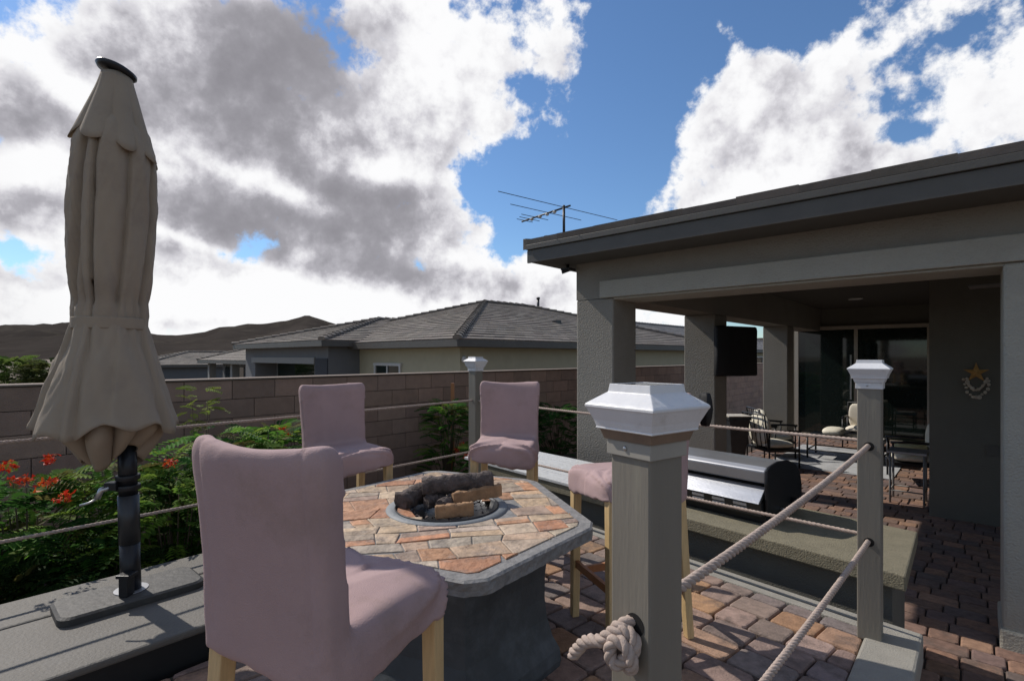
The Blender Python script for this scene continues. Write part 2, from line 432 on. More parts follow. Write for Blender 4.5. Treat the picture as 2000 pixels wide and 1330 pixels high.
# ---------------------------------------------------------------- posts
def make_post(X, Y, top, rz, label, collar=M_white, base=0., hw=.0445, holes=()):
    t = thing('fence_post', label, 'post', (X, Y, base), rz, 'rope fence posts around the deck')
    H = top-base
    m = MB(); m.box(-hw,hw,-hw,hw,0,H-.10); m.build('shaft', M_post, t, False, .004)
    def sq(w, z): return [Vector((x*w, y*w, z)) for x, y in ((-1,-1),(1,-1),(1,1),(-1,1))]
    s = hw/.0445
    pr = [(.040,-.0045),(.046,-.004),(.046,0),(.0465,-.001),(.048,-.012),(.0485,-.015),(.074,-.034),(.0785,-.038),(.0785,-.042),(.076,-.046),(.067,-.066),(.0635,-.078),(.0645,-.081),(.060,-.083)]
    m = MB(); m.rings([sq(w*s, H+z*s) for w, z in pr][::-1], smooth=False); m.build('cap', M_white, t, False, .0015)
    m = MB(); m.rings([sq(.053*s, H-.10*s), sq(.0585*s, H-.083*s)], smooth=False); m.build('band', M_brown if collar is M_collar_shade else M_white, t)
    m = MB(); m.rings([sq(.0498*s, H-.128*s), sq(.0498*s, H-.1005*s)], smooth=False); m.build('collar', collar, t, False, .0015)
    m = MB(); m.rings([sq(.037*s, H-.006*s), sq(.037*s, H-.001*s)], smooth=False); m.build('solar_panel', M_solar, t)
    m = MB(); m.sphere((-.0505*s, .006, H-.113*s), .003, .0045, .0045)
    m.build('screw', M_screw, t)
    if holes:
        for (face, off, z) in holes:
            m = MB()
            c = {'x-': (-hw-.0006, off), 'x+': (hw+.0006, off), 'y-': (off, -hw-.0006), 'y+': (off, hw+.0006)}[face]
            ax = Vector((1,0,0)) if face[0] == 'x' else Vector((0,1,0)); o2 = Vector((0,1,0)) if face[0] == 'x' else Vector((1,0,0))
            cc = Vector((c[0], c[1], z-base))
            m.rings([[cc+ax*d+(o2*cos(a)+Vector((0,0,1))*sin(a))*.0195 for a in [2*pi*k/20 for k in range(20)]] for d in (-.0004,.0004)])
            m.build('rope_hole', M_hole, t)
    return t
AZ = radians(48)          # local x axis along u
NP = Vector((.243,.935,0)); RP = Vector((1.60,2.31,0)); FP = Vector((-.325,4.62,0)); LP = W(-1.7,3.31)
make_post(NP.x, NP.y, 1.202, radians(36), 'nearest painted fence post with knotted rope and large white solar cap', M_collar_shade, holes=(('x-',-.012,.785),))
make_post(RP.x, RP.y, 1.237, radians(50), 'slim painted fence post at the deck corner beside the barbecue island', holes=(('x-',.0,.856),('x-',.0,.435)))
make_post(FP.x, FP.y, 1.252, AZ, 'distant painted fence post behind the mauve chairs near the block wall')
make_post(LP.x, LP.y, 1.23, AZ, 'fence post out beyond the left end of the ledge')

# ---------------------------------------------------------------- ropes
def rope(a, b, label, name='rope', r=.0108, sag=.012, pitch=.062, pts=None, seg=9, group='ropes strung between the fence posts'):
    a = Vector(a); b = Vector(b)
    if pts is None:
        n = 24; pts = []
        for i in range(n+1):
            t = i/n; p = a.lerp(b, t); p.z -= 4*sag*t*(1-t); pts.append(p)
    L = [0]
    for p, q in zip(pts, pts[1:]): L.append(L[-1]+(q-p).length)
    tot = L[-1]; ns = max(8, int(tot/pitch*seg)); path = []; k = 0
    for i in range(ns+1):
        s = tot*i/ns
        while k < len(L)-2 and L[k+1] < s: k += 1
        f = (s-L[k])/max(1e-9, L[k+1]-L[k]); path.append((pts[k].lerp(pts[k+1], f), s))
    m = MB(); prev = None; fr = []
    for i, (p, s) in enumerate(path):
        t = (path[min(i+1, ns)][0]-path[max(i-1, 0)][0]).normalized()
        x = (prev-t*prev.dot(t)) if prev is not None else t.orthogonal()
        x.normalize(); prev = x; fr.append((p, x, t.cross(x), s))
    for st in range(3):
        ph = st*2*pi/3; q = []; rr = []
        for (p, x, y, s) in fr:
            an = ph+2*pi*s/pitch; q.append(p+(x*cos(an)+y*sin(an))*r*.50); rr.append(r*.56*(1+.04*noise.noise((s*40, st, 0))))
        m.tube(q, rr, 7)
    o = m.build(name, M_rope); tag(o, label, 'rope', group); return o
P3 = lambda b, z, dx=0, dy=0: Vector((b.x+dx, b.y+dy, z))
dN = (RP-NP).normalized()
rope(P3(NP,.792)+dN*.02, P3(RP,.858)-dN*.035, 'thick upper rope running from the nearest post to the corner post', sag=.018)
rope(P3(NP,.40)+dN*.02, P3(RP,.437)-dN*.035, 'thick lower rope below the other rope at the corner post', sag=.018)
dF = (FP-RP).normalized()
rope(P3(RP,.874)+dF*.03, P3(FP,.862)-dF*.03, 'upper rope from the corner post along the barbecue island', sag=.01, r=.0086)
rope(P3(RP,.452)+dF*.03, P3(FP,.415)-dF*.03, 'lower rope in front of the grill vents and counter', sag=.01, r=.0086)
dL = (LP-FP).normalized()
rope(P3(FP,.865)+dL*.03, P3(LP,.870)-dL*.03, 'upper rope crossing in front of the brown block wall', sag=.01, r=.0086)
rope(P3(FP,.412)+dL*.03, P3(LP,.415)-dL*.03, 'lower rope crossing in front of the red flowered shrubs', sag=.01, r=.0086)
# the knot on the nearest post
def post_local(p, NPz=0):
    a = radians(36); return Vector((NP.x+p[0]*cos(a)-p[1]*sin(a), NP.y+p[0]*sin(a)+p[1]*cos(a), p[2]))
def smooth_path(cp, n=14):
    out = []
    P = [cp[0]]+cp+[cp[-1]]
    for i in range(1, len(P)-2):
        p0, p1, p2, p3 = [Vector(x) for x in P[i-1:i+3]]
        for k in range(n):
            t = k/n
            out.append(.5*((2*p1)+(-p0+p2)*t+(2*p0-5*p1+4*p2-p3)*t*t+(-p0+3*p1-3*p2+p3)*t**3))
    out.append(Vector(P[-2])); return out
kx = -.0445
kn = [(-.02,-.010,.785),(kx-.012,-.010,.786),(kx-.022,.004,.776),(kx-.020,.013,.754),(kx-.016,.004,.735),(kx-.022,-.014,.727),(kx-.030,-.022,.742),(kx-.030,-.012,.764),(kx-.040,.006,.768),(kx-.044,.014,.750),(kx-.040,.010,.738),(kx-.034,-.002,.735),(kx-.018,-.010,.746),(kx-.016,-.030,.757),(kx-.018,-.026,.728),(kx-.026,-.010,.722),(kx-.048,.014,.732),(kx-.060,.034,.744),(kx-.066,.052,.742),(kx-.072,.072,.722),(kx-.076,.086,.700)]
kn = [(-.02,0,.785),(-.052,-.002,.786),(-.064,.012,.776),(-.064,.020,.752),(-.058,.010,.726),(-.060,-.014,.716),(-.070,-.026,.738),(-.074,-.014,.760),(-.080,.004,.762),(-.084,.010,.742),(-.080,.002,.722),(-.064,-.018,.742),(-.058,-.024,.762),(-.062,-.006,.778),(-.074,.018,.766),(-.080,.034,.748),(-.082,.052,.742),(-.084,.074,.728),(-.084,.094,.704),(-.082,.106,.690)]
kpts = [post_local(p) for p in smooth_path(kn)]
rope(None or kpts[0], kpts[-1], 'knotted loose end of rope on the side of the nearest post', 'rope_knot', r=.0115, pitch=.05, pts=kpts, seg=14, group=None)

# ---------------------------------------------------------------- chairs
def chair_cover(seed):
    m = MB(); nz, nxx = 16, 12
    def slab(rings): m.rings(rings, smooth=True)
    # back: curved cross sections
    rings = []
    for i in range(nz+1):
        t = i/nz; z = .625+(1.092-.625)*t; w = .190+.012*t-.006*sin(pi*t); yb = -.165-.060*t-.012*t*t; th = .036-.008*t
        if i == nz: w -= .012; th *= .7
        ring = []
        for k in range(nxx+1):
            x = -w+2*w*k/nxx; cv = .038*t*(x/w)**2
            dip = -.012*(1-(x/w)**2)*t**3
            ring.append(Vector((x, yb+th+cv, z+dip)))
        for k in range(nxx+1):
            x = w-2*w*k/nxx; cv = .038*t*(x/w)**2
            dip = -.012*(1-(x/w)**2)*t**3
            ring.append(Vector((x, yb-th+cv, z+dip)))
        rings.append(ring)
    slab(rings)
    # seat
    rings = []
    for z, g in ((.618,0),(.66,.0),(.70,-.002),(.722,-.012),(.735,-.03)):
        w = .198+g; ring = []
        y0, y1 = -.19, .215+g; r = .045
        for cx, cy, a0 in ((w-r,y1-r,0),(-w+r,y1-r,90),(-w+r,y0+r,180),(w-r,y0+r,270)):
            for k in range(5):
                a = radians(a0+22.5*k); ring.append(Vector((cx+r*cos(a), cy+r*sin(a), z)))
        rings.append(ring)
    slab(rings)
    o = m.build('tmp', M_pink)
    rm = o.modifiers.new('r', 'REMESH'); rm.mode = 'VOXEL'; rm.voxel_size = .0085
    sm = o.modifiers.new('s', 'SMOOTH'); sm.iterations = 18; sm.factor = .6
    dg = bpy.context.evaluated_depsgraph_get(); me = bpy.data.meshes.new_from_object(o.evaluated_get(dg))
    bpy.data.objects.remove(o)
    for v in me.vertices:
        p = v.co; n = v.normal
        d = .0035*noise.noise((p.x*5+seed, p.y*5, p.z*5))
        # tension folds fanning from the front corners over the sides of the seat
        if p.y > -.16 and p.z < .76:
            s = 1 if p.x > 0 else -1
            cx = abs(p.x)-.2; cy = p.y-.2; a = atan2(p.z-.73+.35*(cx), cy-.02)
            rr = sqrt(cx*cx+cy*cy+(p.z-.72)**2)
            k = max(0, 1-rr/.42)
            d += .006*k*sin(a*9+seed*s+6*rr)+.011*k*(1-abs(sin(a*4.2+seed*s*1.7+2.5*rr)))**4
            d += .003*noise.noise((p.x*16+seed*3, p.y*7, p.z*22))
        if abs(p.z-.76) < .09 and p.y < -.08: d += .0035*sin(p.x*70+8*p.z+seed)*(1-abs(p.z-.76)/.09)*.4
        # vertical pull lines on the back cloth
        if p.z > .8: d += .0016*noise.noise((p.x*22+seed, p.y*4, p.z*2.2))
        if n.y < -.6 and p.z > .7: d -= .0035*exp(-((abs(p.x)-.15)/.006)**2)
        v.co = p+n*d
        if p.z < .655:
            f = (.655-p.z)/.035
            v.co.z += (-.016*sin(p.x*9+p.y*7+seed)+.008*noise.noise((p.x*26, p.y*26, seed)))*f
    for p in me.polygons: p.use_smooth = True
    me.materials.clear(); me.materials.append(M_pink)
    return me
def make_chair(x, y, f, label, me, legs=M_legwood):
    rz = atan2(-f[0], f[1])
    t = thing('slipcovered_chair', label, 'chair', (x, y, 0), rz, 'mauve slipcovered chairs around the fire table')
    c = bpy.data.objects.new('slipcover', me); COL.objects.link(c); c.parent = t
    for sx in (-1, 1):
        for sy, top, bot in ((1, .176, .180), (-1, -.165, -.215)):
            m = MB()
            h = .021; hb = .017
            b = [Vector((sx*.172+a*hb, bot+bb*hb, 0)) for a, bb in ((-1,-1),(1,-1),(1,1),(-1,1))]
            tt = [Vector((sx*.165+a*h, top+bb*h, .66)) for a, bb in ((-1,-1),(1,-1),(1,1),(-1,1))]
            m.hexa(b, tt); m.build('leg', legs, t, False, .003)
    for sx in (-1, 1):
        m = MB(); m.box(sx*.168-.009, sx*.168+.009, -.18, .16, .20, .235); m.build('stretcher', M_redwood, t, False, .002)
    for yy, z in ((.178,.24),(-.19,.30)):
        m = MB(); m.box(-.152,.152, yy-.009, yy+.009, z, z+.035); m.build('stretcher', M_redwood, t, False, .002)
    return t
ca, cb = chair_cover(1.3), chair_cover(4.7)
c1 = make_chair(-.405,1.172,(.44,.898), 'nearest mauve slipcovered chair seen from behind, beside the umbrella', ca); c1.scale = (.95,.93,1)
make_chair(-.945,2.96,(.66,-.75), 'mauve slipcovered chair facing the table from in front of the block wall, nearest the window', cb)
make_chair(-.037,3.22,(-.12,-.99), 'mauve slipcovered chair directly in front of the far fence post', ca)
make_chair(.53,2.40,(-.94,-.33), 'mauve slipcovered chair mostly hidden behind the nearest fence post', cb)

# ---------------------------------------------------------------- fire table
TC = Vector((-.284,2.27,0)); TH = .59
ft = thing('fire_table', 'hexagonal slate tiled fire table with dark pedestal in the middle of the chairs', 'table', TC)
ang6 = [(-76.5,.79),(-20.5,.665),(52,.665),(103.5,.79),(159.5,.665),(232,.665)]
hexp = [Vector((r*cos(radians(a)), r*sin(radians(a)))) for a, r in ang6]
def chamf(pts, k):
    out = []
    for i, p in enumerate(pts):
        a = pts[i-1]-p; b = pts[(i+1) % len(pts)]-p
        out.append(p+a.normalized()*k); out.append(p+b.normalized()*k)
    return out
def inset(pts, d):
    n = len(pts); out = []
    for i in range(n):
        a = (pts[i]-pts[i-1]).normalized(); b = (pts[(i+1) % n]-pts[i]).normalized()
        na = Vector((-a.y, a.x)); nb = Vector((-b.y, b.x)); k = (na+nb); k = k/(1+na.dot(nb)); out.append(pts[i]+k*d)
    return out
outer = chamf(hexp, .045)
def dense(pts, s):
    out = []
    for i in range(len(pts)):
        a = pts[i]; b = pts[(i+1) % len(pts)]; k = max(1, int((b-a).length/s))
        for j in range(k): out.append(a.lerp(b, j/k))
    return out
od = dense(outer, .02); cen = Vector((0,0))
def ring_at(pts, z, rough=0, seed=0):
    return [Vector((p.x*(1-rough*abs(noise.noise((p.x*30, p.y*30, z*60+seed)))), p.y*(1-rough*abs(noise.noise((p.x*30, p.y*30, z*60+seed)))), z)) for p in pts]
circ = []
for p in od: a = atan2(p.y, p.x); circ.append(Vector((.225*cos(a), .225*sin(a))))
m = MB(); inn = [p*.985 for p in od]; inn2 = [p*.93 for p in od]
rings = [ring_at(circ, TH-.055), ring_at([p*.97 for p in od], TH-.055), ring_at(od, TH-.048, .012), ring_at(od, TH-.034, .016, 3), ring_at(od, TH-.018, .012, 5), ring_at(od, TH-.007, .006, 7), ring_at(inn, TH-.001), ring_at(inn2, TH-.002), ring_at(circ, TH-.002)]
m.rings(rings, cap=False, closed=True, smooth=False); m.build('table_edge', M_slateb, ft)
# slate mosaic
SLC = [(.42,.33,.25),(.38,.31,.25),(.42,.24,.15),(.46,.35,.25),(.34,.29,.25),(.40,.21,.13),(.33,.25,.22),(.48,.39,.30),(.40,.35,.30),(.30,.23,.20),(.44,.31,.23),(.38,.29,.23),(.36,.32,.29)]
m = MB(); pl = inset(outer, .055); tr = radians(14)
planes = []
for i in range(len(pl)):
    a = pl[i]; b = pl[(i+1) % len(pl)]; d = (b-a)
    if d.length < .03: continue
    n_ = Vector((-d.y, d.x)).normalized(); planes.append((a, n_))
rows = []; y = -.95
while y < .95:
    hh = random.choice((.085,.11,.14)); x = -.95-R()*.1
    while x < .95:
        w = random.choice((.08,.12,.15,.19))
        cells = [(x,y,w,hh)] if R() < .7 else [(x,y,w,hh*.5),(x,y+hh*.5,w,hh*.5)]
        for (cx, cy, cw, ch) in cells:
            q = [Vector((cx,cy)), Vector((cx+cw,cy)), Vector((cx+cw,cy+ch)), Vector((cx,cy+ch))]
            q = [Vector((p.x*cos(tr)-p.y*sin(tr)+.045*noise.noise((p.x*7,p.y*7,1)), p.x*sin(tr)+p.y*cos(tr)+.045*noise.noise((p.x*7,p.y*7,7)))) for p in q]
            for pt, n_ in planes: q = clip(q, pt, n_)
            if len(q) < 3: continue
            c = sum(q, Vector((0,0)))/len(q)
            if c.length < .225: continue
            qi = [c+(p-c)*(1-.003/max(.02,(p-c).length)) for p in q]; qt = [c+(p-c)*(1-.007/max(.02,(p-c).length)) for p in q]
            zt = TH+U(.0015,.004); n = len(q)
            vs = [Vector((p.x,p.y,TH-.003)) for p in qi]+[Vector((p.x,p.y,zt-.0015)) for p in qi]+[Vector((p.x,p.y,zt)) for p in qt]
            fs = [[k*n+i, k*n+(i+1)%n, (k+1)*n+(i+1)%n, (k+1)*n+i] for k in range(2) for i in range(n)]+[[2*n+i for i in range(n)]]
            m.add(vs, fs, jit(tuple(q*k for q, k in zip(random.choice(SLC), (1.1,1,.86))), .16))
        x += w
    y += hh
m.build('mosaic', M_slate, ft)
m = MB(); m.rings([[Vector((r*cos(a), r*sin(a), z)) for a in [2*pi*k/64 for k in range(64)]] for r, z in ((.222,TH-.05),(.222,TH+.006),(.226,TH+.007),(.262,TH+.006),(.264,TH+.001),(.264,TH-.04))], cap=False); m.build('stone_ring', M_ring, ft)
m = MB(); m.rings([[Vector((r*cos(a), r*sin(a), z)) for a in [2*pi*k/64 for k in range(64)]] for r, z in ((.215,TH+.003),(.221,TH+.012),(.226,TH+.012),(.226,TH+.0085))], cap=False)
m.rings([[Vector((r*cos(a), r*sin(a), z)) for a in [2*pi*k/64 for k in range(64)]] for r, z in ((.002,TH-.02),(.2,TH-.02),(.215,TH+.003))], cap=False); m.build('fire_pan', M_metal_d, ft)
m = MB(); bp = []
hb = dense(hexp, .08)
for f, z in ((.765,.001),(.775,.03),(.765,.075),(.72,.12),(.685,.19),(.67,.27),(.672,.36),(.69,.45),(.71,TH-.056)):
    bp.append([Vector((p.x*f, p.y*f, z)) for p in hb])
m.rings(bp, smooth=False); m.build('pedestal', M_base, ft)
# ceramic logs, each lying on the pan
def log(a, b, r, label, m_=M_bark, split=False, branch=None, seed=0):
    a = Vector(a); b = Vector(b); n = 24; k = 22; rings = []
    t = (b-a).normalized(); x = t.orthogonal().normalized(); x = (Vector((0,0,1))-t*t.z).normalized(); y = t.cross(x)
    for i in range(k+1):
        p = a.lerp(b, i/k); ring = []
        for j in range(n):
            an = 2*pi*j/n; rr = r*(1+.22*noise.noise((cos(an)*1.7+seed, sin(an)*1.7, i*.5+seed)))*(1+.16*noise.noise((cos(an)*5, sin(an)*5, i*1.3+seed)))
            if i in (0, k): rr *= .9
            d = x*cos(an)*rr+y*sin(an)*rr
            if split and cos(an) < -.1: d *= .75
            if split and sin(an) > .2: d = x*cos(an)*rr*.85+y*rr*.25
            ring.append(p+d)
        rings.append(ring)
    mm = MB(); mm.rings(rings, smooth=True); o = mm.build('fire_log', m_, None)
    o.location = TC
    if branch: pass
    tag(o, label, 'log', 'logs in the fire table'); return o
z0 = TH
log((-.115,.02,z0+.085),(.195,.085,z0+.098), .042, 'dark bark log lying on top of the other logs', seed=1)
log((-.20,-.03,z0+.032),(-.10,.11,z0+.05), .042, 'short upright looking log stub at the left edge of the pan', seed=4)
log((.03,-.04,z0+.046),(.235,.075,z0+.056), .030, 'tan split log under the right end of the top log', M_split, True, seed=7)
log((-.03,-.155,z0+.024),(.125,-.125,z0+.028), .030, 'orange tan split log lying at the front edge of the pan', M_split, True, seed=9)
log((-.09,-.02,z0+.026),(-.02,.04,z0+.03), .028, 'small dark log wedged beneath the middle of the top log', seed=12)
log((-.02,-.075,z0+.028),(.04,.03,z0+.034), .028, 'short charred log between the front and the tan split logs', seed=15)
m = MB()
for i in range(170):
    a = U(0, 2*pi); r = .2*sqrt(R()); c = Vector((r*cos(a), r*sin(a), TH-.014+U(0,.012))); s = U(.006,.013)
    vs = [c+Vector((U(-s,s), U(-s,s), U(-s*.5,s))) for _ in range(4)]
    m.add(vs, [[0,1,2],[0,2,3],[0,3,1],[1,3,2]])
em = m.build('embers', M_bark, None); em.location = TC; tag(em, 'loose dark ember chips in the round fire pan', 'embers', kind='stuff')

# ---------------------------------------------------------------- barbecue island and grill
isl = thing('barbecue_island', 'long low barbecue island with sunlit concrete counter beside the deck', 'counter', tuple(D(3.1,.8,LOW)))
def DB(m, p0, p1, q0, q1, z0, z1): return m.box(p0,p1,q0,q1,z0,z1, D)
def isle(g, z0, z1):
    a = Vector((1.89,2.48)); b = Vector((2.44,3.11)); n_ = (b-a).normalized(); q_ = V2(D(0,1)); a2 = a+n_*g+q_*g; b2 = b-n_*g+q_*g; L_ = 3.62-2*g
    P = [a2, b2, b2+q_*(L_-.1), a2+q_*L_]
    return MB().hexa(poly3(P, z0), poly3(P, z1))
m = isle(0,.12,.20); m.build('countertop', M_isl, isl, True, .008)
m = isle(.06,LOW-.03,.119); m.build('base', M_isl_b, isl, True)
M_glint = mat('white_glint', (.55,.56,.56), .7, .12, 5, .4, 60, stretch=(5,5,1), spots=(6,(.36,.37,.38),.55,.6))  # pale boards paint the sun glint on the plain concrete counter
wp = thing('counter_glint', 'white planks added as painted sun glint on the far end of the island counter', 'painted glint', tuple(D(3.1,3.5,.2)))
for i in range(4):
    m = MB(); DB(m, 3.03+.2*i, 3.03+.2*i+.19, 2.72, 4.37, .202, .228); m.build('plank', M_glint, wp, True, .004)
gr = thing('gas_grill', 'stainless built in gas grill seen from behind with louvred vents', 'grill', tuple(D(3.5,1.9,.2)))
q0, q1 = 1.43, 2.42
def ext(profile, a, b, F=D): return [[F(p, a, z) for p, z in profile], [F(p, b, z) for p, z in profile]]
M_vent = mat('vent_lip', (.62,.62,.62), .45, .1, metal=.3)
GZ = lambda pr: [(p, .275+(z-.275)*.84) for p, z in pr]
hood = [(3.27,.50),(3.268,.585),(3.30,.612),(3.42,.632),(3.56,.622),(3.68,.575),(3.75,.49),(3.775,.40),(3.775,.33),(3.60,.33),(3.40,.45)]
m = MB(); m.rings(ext(GZ(hood), q0+.02, q1-.02), smooth=False); m.build('hood', M_steel_d, gr, True, .008)
for a, b in ((q0,q0+.018),(q1-.018,q1)):
    hp = [(3.265,.26),(3.25,.50),(3.262,.60),(3.30,.622),(3.42,.642),(3.565,.632),(3.69,.583),(3.76,.495),(3.785,.40),(3.785,.26)]
    m = MB(); m.rings(ext(GZ(hp), a, b), smooth=False); m.build('end_cap', M_metal_d, gr, True, .006)
m = MB(); m.rings(ext([(3.305,.435),(3.212,.352),(3.205,.342),(3.235,.342),(3.32,.41)], q0+.03, q1-.02), smooth=False); m.build('back_shelf', M_steel, gr, True, .003)
m = MB(); m.rings(ext([(3.232,.3415),(3.245,.258),(3.30,.258),(3.30,.3415)], q0+.03, q1-.02), smooth=False); m.build('vent_panel', M_metal_g, gr, True)
m = MB(); DB(m, 3.325,3.40,q0+.03,q1-.03,.316,.462); m.build('lid_gap', M_hole, gr, True)
m = MB(); DB(m, 3.30,3.74,q0+.03,q1-.03,.201,.315); m.build('firebox', M_metal_d, gr, True)
for i in range(6):
    q = q0+.12+i*.145
    for z in (.318,.288):
        m = MB(); k = (.3415-z)/.0835*.013
        m.rings([[D(3.234+k-.014*sin(pi*t), qq, z+.012*(s2)) for s2, t in ((-1,0),(-.6,.8),(.6,.8),(1,0))] for qq in (q,q+.01,q+.075,q+.085)], smooth=False)
        m.build('vent', M_vent, gr, True)
m = MB(); m.tube([D(3.62,q0+.001,.30), D(3.62,q0-.06,.30)], .022, 14); m.build('knob', M_metal_d, gr, True)
m = MB(); m.tube([D(3.45,q0+.001,.28), D(3.45,q0-.035,.27)], .012, 10); m.build('gas_fitting', M_screw, gr, True)

# ---------------------------------------------------------------- block wall
bw = thing('block_wall', 'long brown concrete block wall running behind the shrubs and the deck', 'wall', tuple(W(-4,5.9,LOW)))
m = MB(); m.box(-6,40,5.912,6.09,LOW-.3,1.005, W); m.build('mortar_core', M_mortar, bw, True)
m = MB(); bh = .2; row = 0; zt = 1.0; BC = [(.30,.205,.16),(.315,.213,.166),(.285,.195,.153),(.325,.22,.17)]
while zt > LOW-.1:
    u = -6+(row % 2)*.225
    while u < 40:
        du = .45
        m.box(u+.004,u+du-.004,5.90+U(0,.003),5.93,zt-bh+.004,zt-.004, W, jit(random.choice(BC), .1)); u += du
    zt -= bh; row += 1
m.build('block_face', M_block, bw, True)
m = MB(); m.box(-6,40,5.885,6.115,1.006,1.022, W); m.build('capping', M_cap, bw, True, .004)

# ---------------------------------------------------------------- tiled roofs
TCOL = [(.16,.138,.118),(.18,.156,.132),(.14,.123,.106),(.20,.176,.15),(.165,.14,.122)]
def roof_face(m, a, b, c, d, course=.33, tile=.42, lift=.03, cols=TCOL):
    """eave a->b, ridge d->c (d above a, c above b)"""
    a, b, c, d = [Vector(x) for x in (a,b,c,d)]
    n = (b-a).cross(d-a).normalized()
    if n.z < 0: n = -n
    H = ((d-a)-(b-a).normalized()*(d-a).dot((b-a).normalized())).length
    k = max(2, int(H/course))
    for i in range(k):
        t0 = i/k; t1 = (i+1)/k
        l0 = a.lerp(d, t0); r0 = b.lerp(c, t0); l1 = a.lerp(d, t1); r1 = b.lerp(c, t1)
        L = (r0-l0).length; nt = max(1, int(L/tile))
        for j in range(nt):
            s0 = j/nt; s1 = (j+1)/nt
            lf = lift*U(.85,1.15)
            p0 = l0.lerp(r0, s0)+n*lf; p1 = l0.lerp(r0, s1)+n*lf; p2 = l1.lerp(r1, s1)+n*.004; p3 = l1.lerp(r1, s0)+n*.004
            e0 = l0.lerp(r0, s0)-n*.01; e1 = l0.lerp(r0, s1)-n*.01
            m.add([p0,p1,p2,p3,e0,e1], [[0,1,2,3],[4,5,1,0]], jit(random.choice(cols), .12))
def ridge_caps(m, a, b, step=.36, w=.13, cols=TCOL):
    a = Vector(a); b = Vector(b); L = (b-a).length; k = max(1, int(L/step)); t = (b-a).normalized()
    s = t.cross(Vector((0,0,1))).normalized(); up = s.cross(t)
    for i in range(k):
        p = a.lerp(b, i/k); q = a.lerp(b, (i+1.15)/k)
        r0 = [p+s*w*cos(x)+up*(w*.75*sin(x)+.035) for x in [pi*j/5 for j in range(6)]]
        r1 = [q+s*w*.85*cos(x)+up*(w*.6*sin(x)+.01) for x in [pi*j/5 for j in range(6)]]
        m.rings([r0+[p-up*.02], r1+[q-up*.02]], jit(random.choice(cols), .12), smooth=False)

def house_frame(origin, deg):
    a = radians(deg); ux = Vector((sin(a), cos(a), 0)); vx = Vector((-cos(a), sin(a), 0)); o = Vector(origin)
    return lambda u, v, z: o+ux*u+vx*v+Vector((0,0,z))
def hip_roof(parent, F, L, Wd, zE, pitch, oh=.45, name='roof', cols=TCOL, lenr=None):
    t = Wd/2+oh; zr = zE+pitch*t; m = MB()
    A = F(-oh,-oh,zE); B = F(L+oh,-oh,zE); C_ = F(L+oh,Wd+oh,zE); D_ = F(-oh,Wd+oh,zE)
    P = F(-oh+t,Wd/2,zr); Q = F(L+oh-t,Wd/2,zr)
    roof_face(m, A, B, Q, P, cols=cols); roof_face(m, D_, A, P, P+Vector((0,0,0)), cols=cols)
    roof_face(m, C_, D_, P, Q, cols=cols); roof_face(m, B, C_, Q, Q, cols=cols)
    for a, b in ((A,P),(D_,P),(B,Q),(C_,Q),(P,Q)): ridge_caps(m, a, b, cols=cols)
    m.build(name, M_tile, parent, True)
    m = MB()
    for (x0,x1,y0,y1) in ((-oh,L+oh,-oh,-oh+.04),(-oh,-oh+.04,-oh+.04,Wd+oh),(L+oh-.04,L+oh,-oh+.04,Wd+oh)):
        m.box(x0,x1,y0,y1,zE-.20,zE-.012, F)
    m.box(-oh+.04,L+oh-.04,-oh+.04,Wd+oh,zE-.20,zE-.17, F); m.build('eave', M_fascia, parent, True)

GL = -1.1      # neighbours' ground is lower
FA = house_frame((-1.42,14.15,0), 46)
ha = thing('neighbour_house', 'neighbouring beige house with low hipped grey tile roof behind the block wall', 'house', tuple(FA(0,0,GL)))
L_, W_, zE = 16.0, 13.2, 1.72
hip_roof(ha, FA, L_, W_, zE, .285)
m = MB(); m.box(0,L_,0,W_,GL-.3,zE-.205, FA); m.build('wall', M_hbeige, ha, True)
def window(par, F, u, v0, v1, z0, z1, t=.09, trim=M_hwhite):
    m = MB(); m.box(u-.06,u-.003,v0,v0+t,z0,z1,F); m.box(u-.06,u-.003,v1-t,v1,z0,z1,F); m.box(u-.064,u-.003,v0-.03,v1+.03,z1+.001,z1+t,F); m.box(u-.06,u-.003,v0+t,v1-t,z0,z0+t*.6,F); m.box(u-.05,u-.003,(v0+v1)/2-.03,(v0+v1)/2+.03,z0+t*.6,z1,F)
    w = m.build('window', trim, par, True)
    m = MB(); m.box(u-.02,u-.002,v0+t,v1-t,z0+t*.6,z1,F); m.build('pane', M_glass, w, True)
window(ha, FA, 0, 2.95, 4.6, .0, .96)
m = MB(); m.tube([FA(10.07,6.5,3.5), FA(10.07,6.5,4.12)], .065, 10); m.tube([FA(10.07,6.5,4.119), FA(10.07,6.5,4.22)], .09, 10); m.build('vent_pipe', M_metal_g, ha, True)
for uu, vv in ((7.0,2.6),(8.8,2.0),(11.5,2.2)): 
    zz_ = zE+.285*(vv+.45); m = MB(); m.box(uu,uu+.28,vv,vv+.25,zz_,zz_+.14, FA); m.build('roof_vent', M_metal_g, ha, True)
m = MB(); m.sphere(FA(.06,-.10,1.18), .07,.07,.10); m.build('wall_lamp', M_hwhite, ha, True)

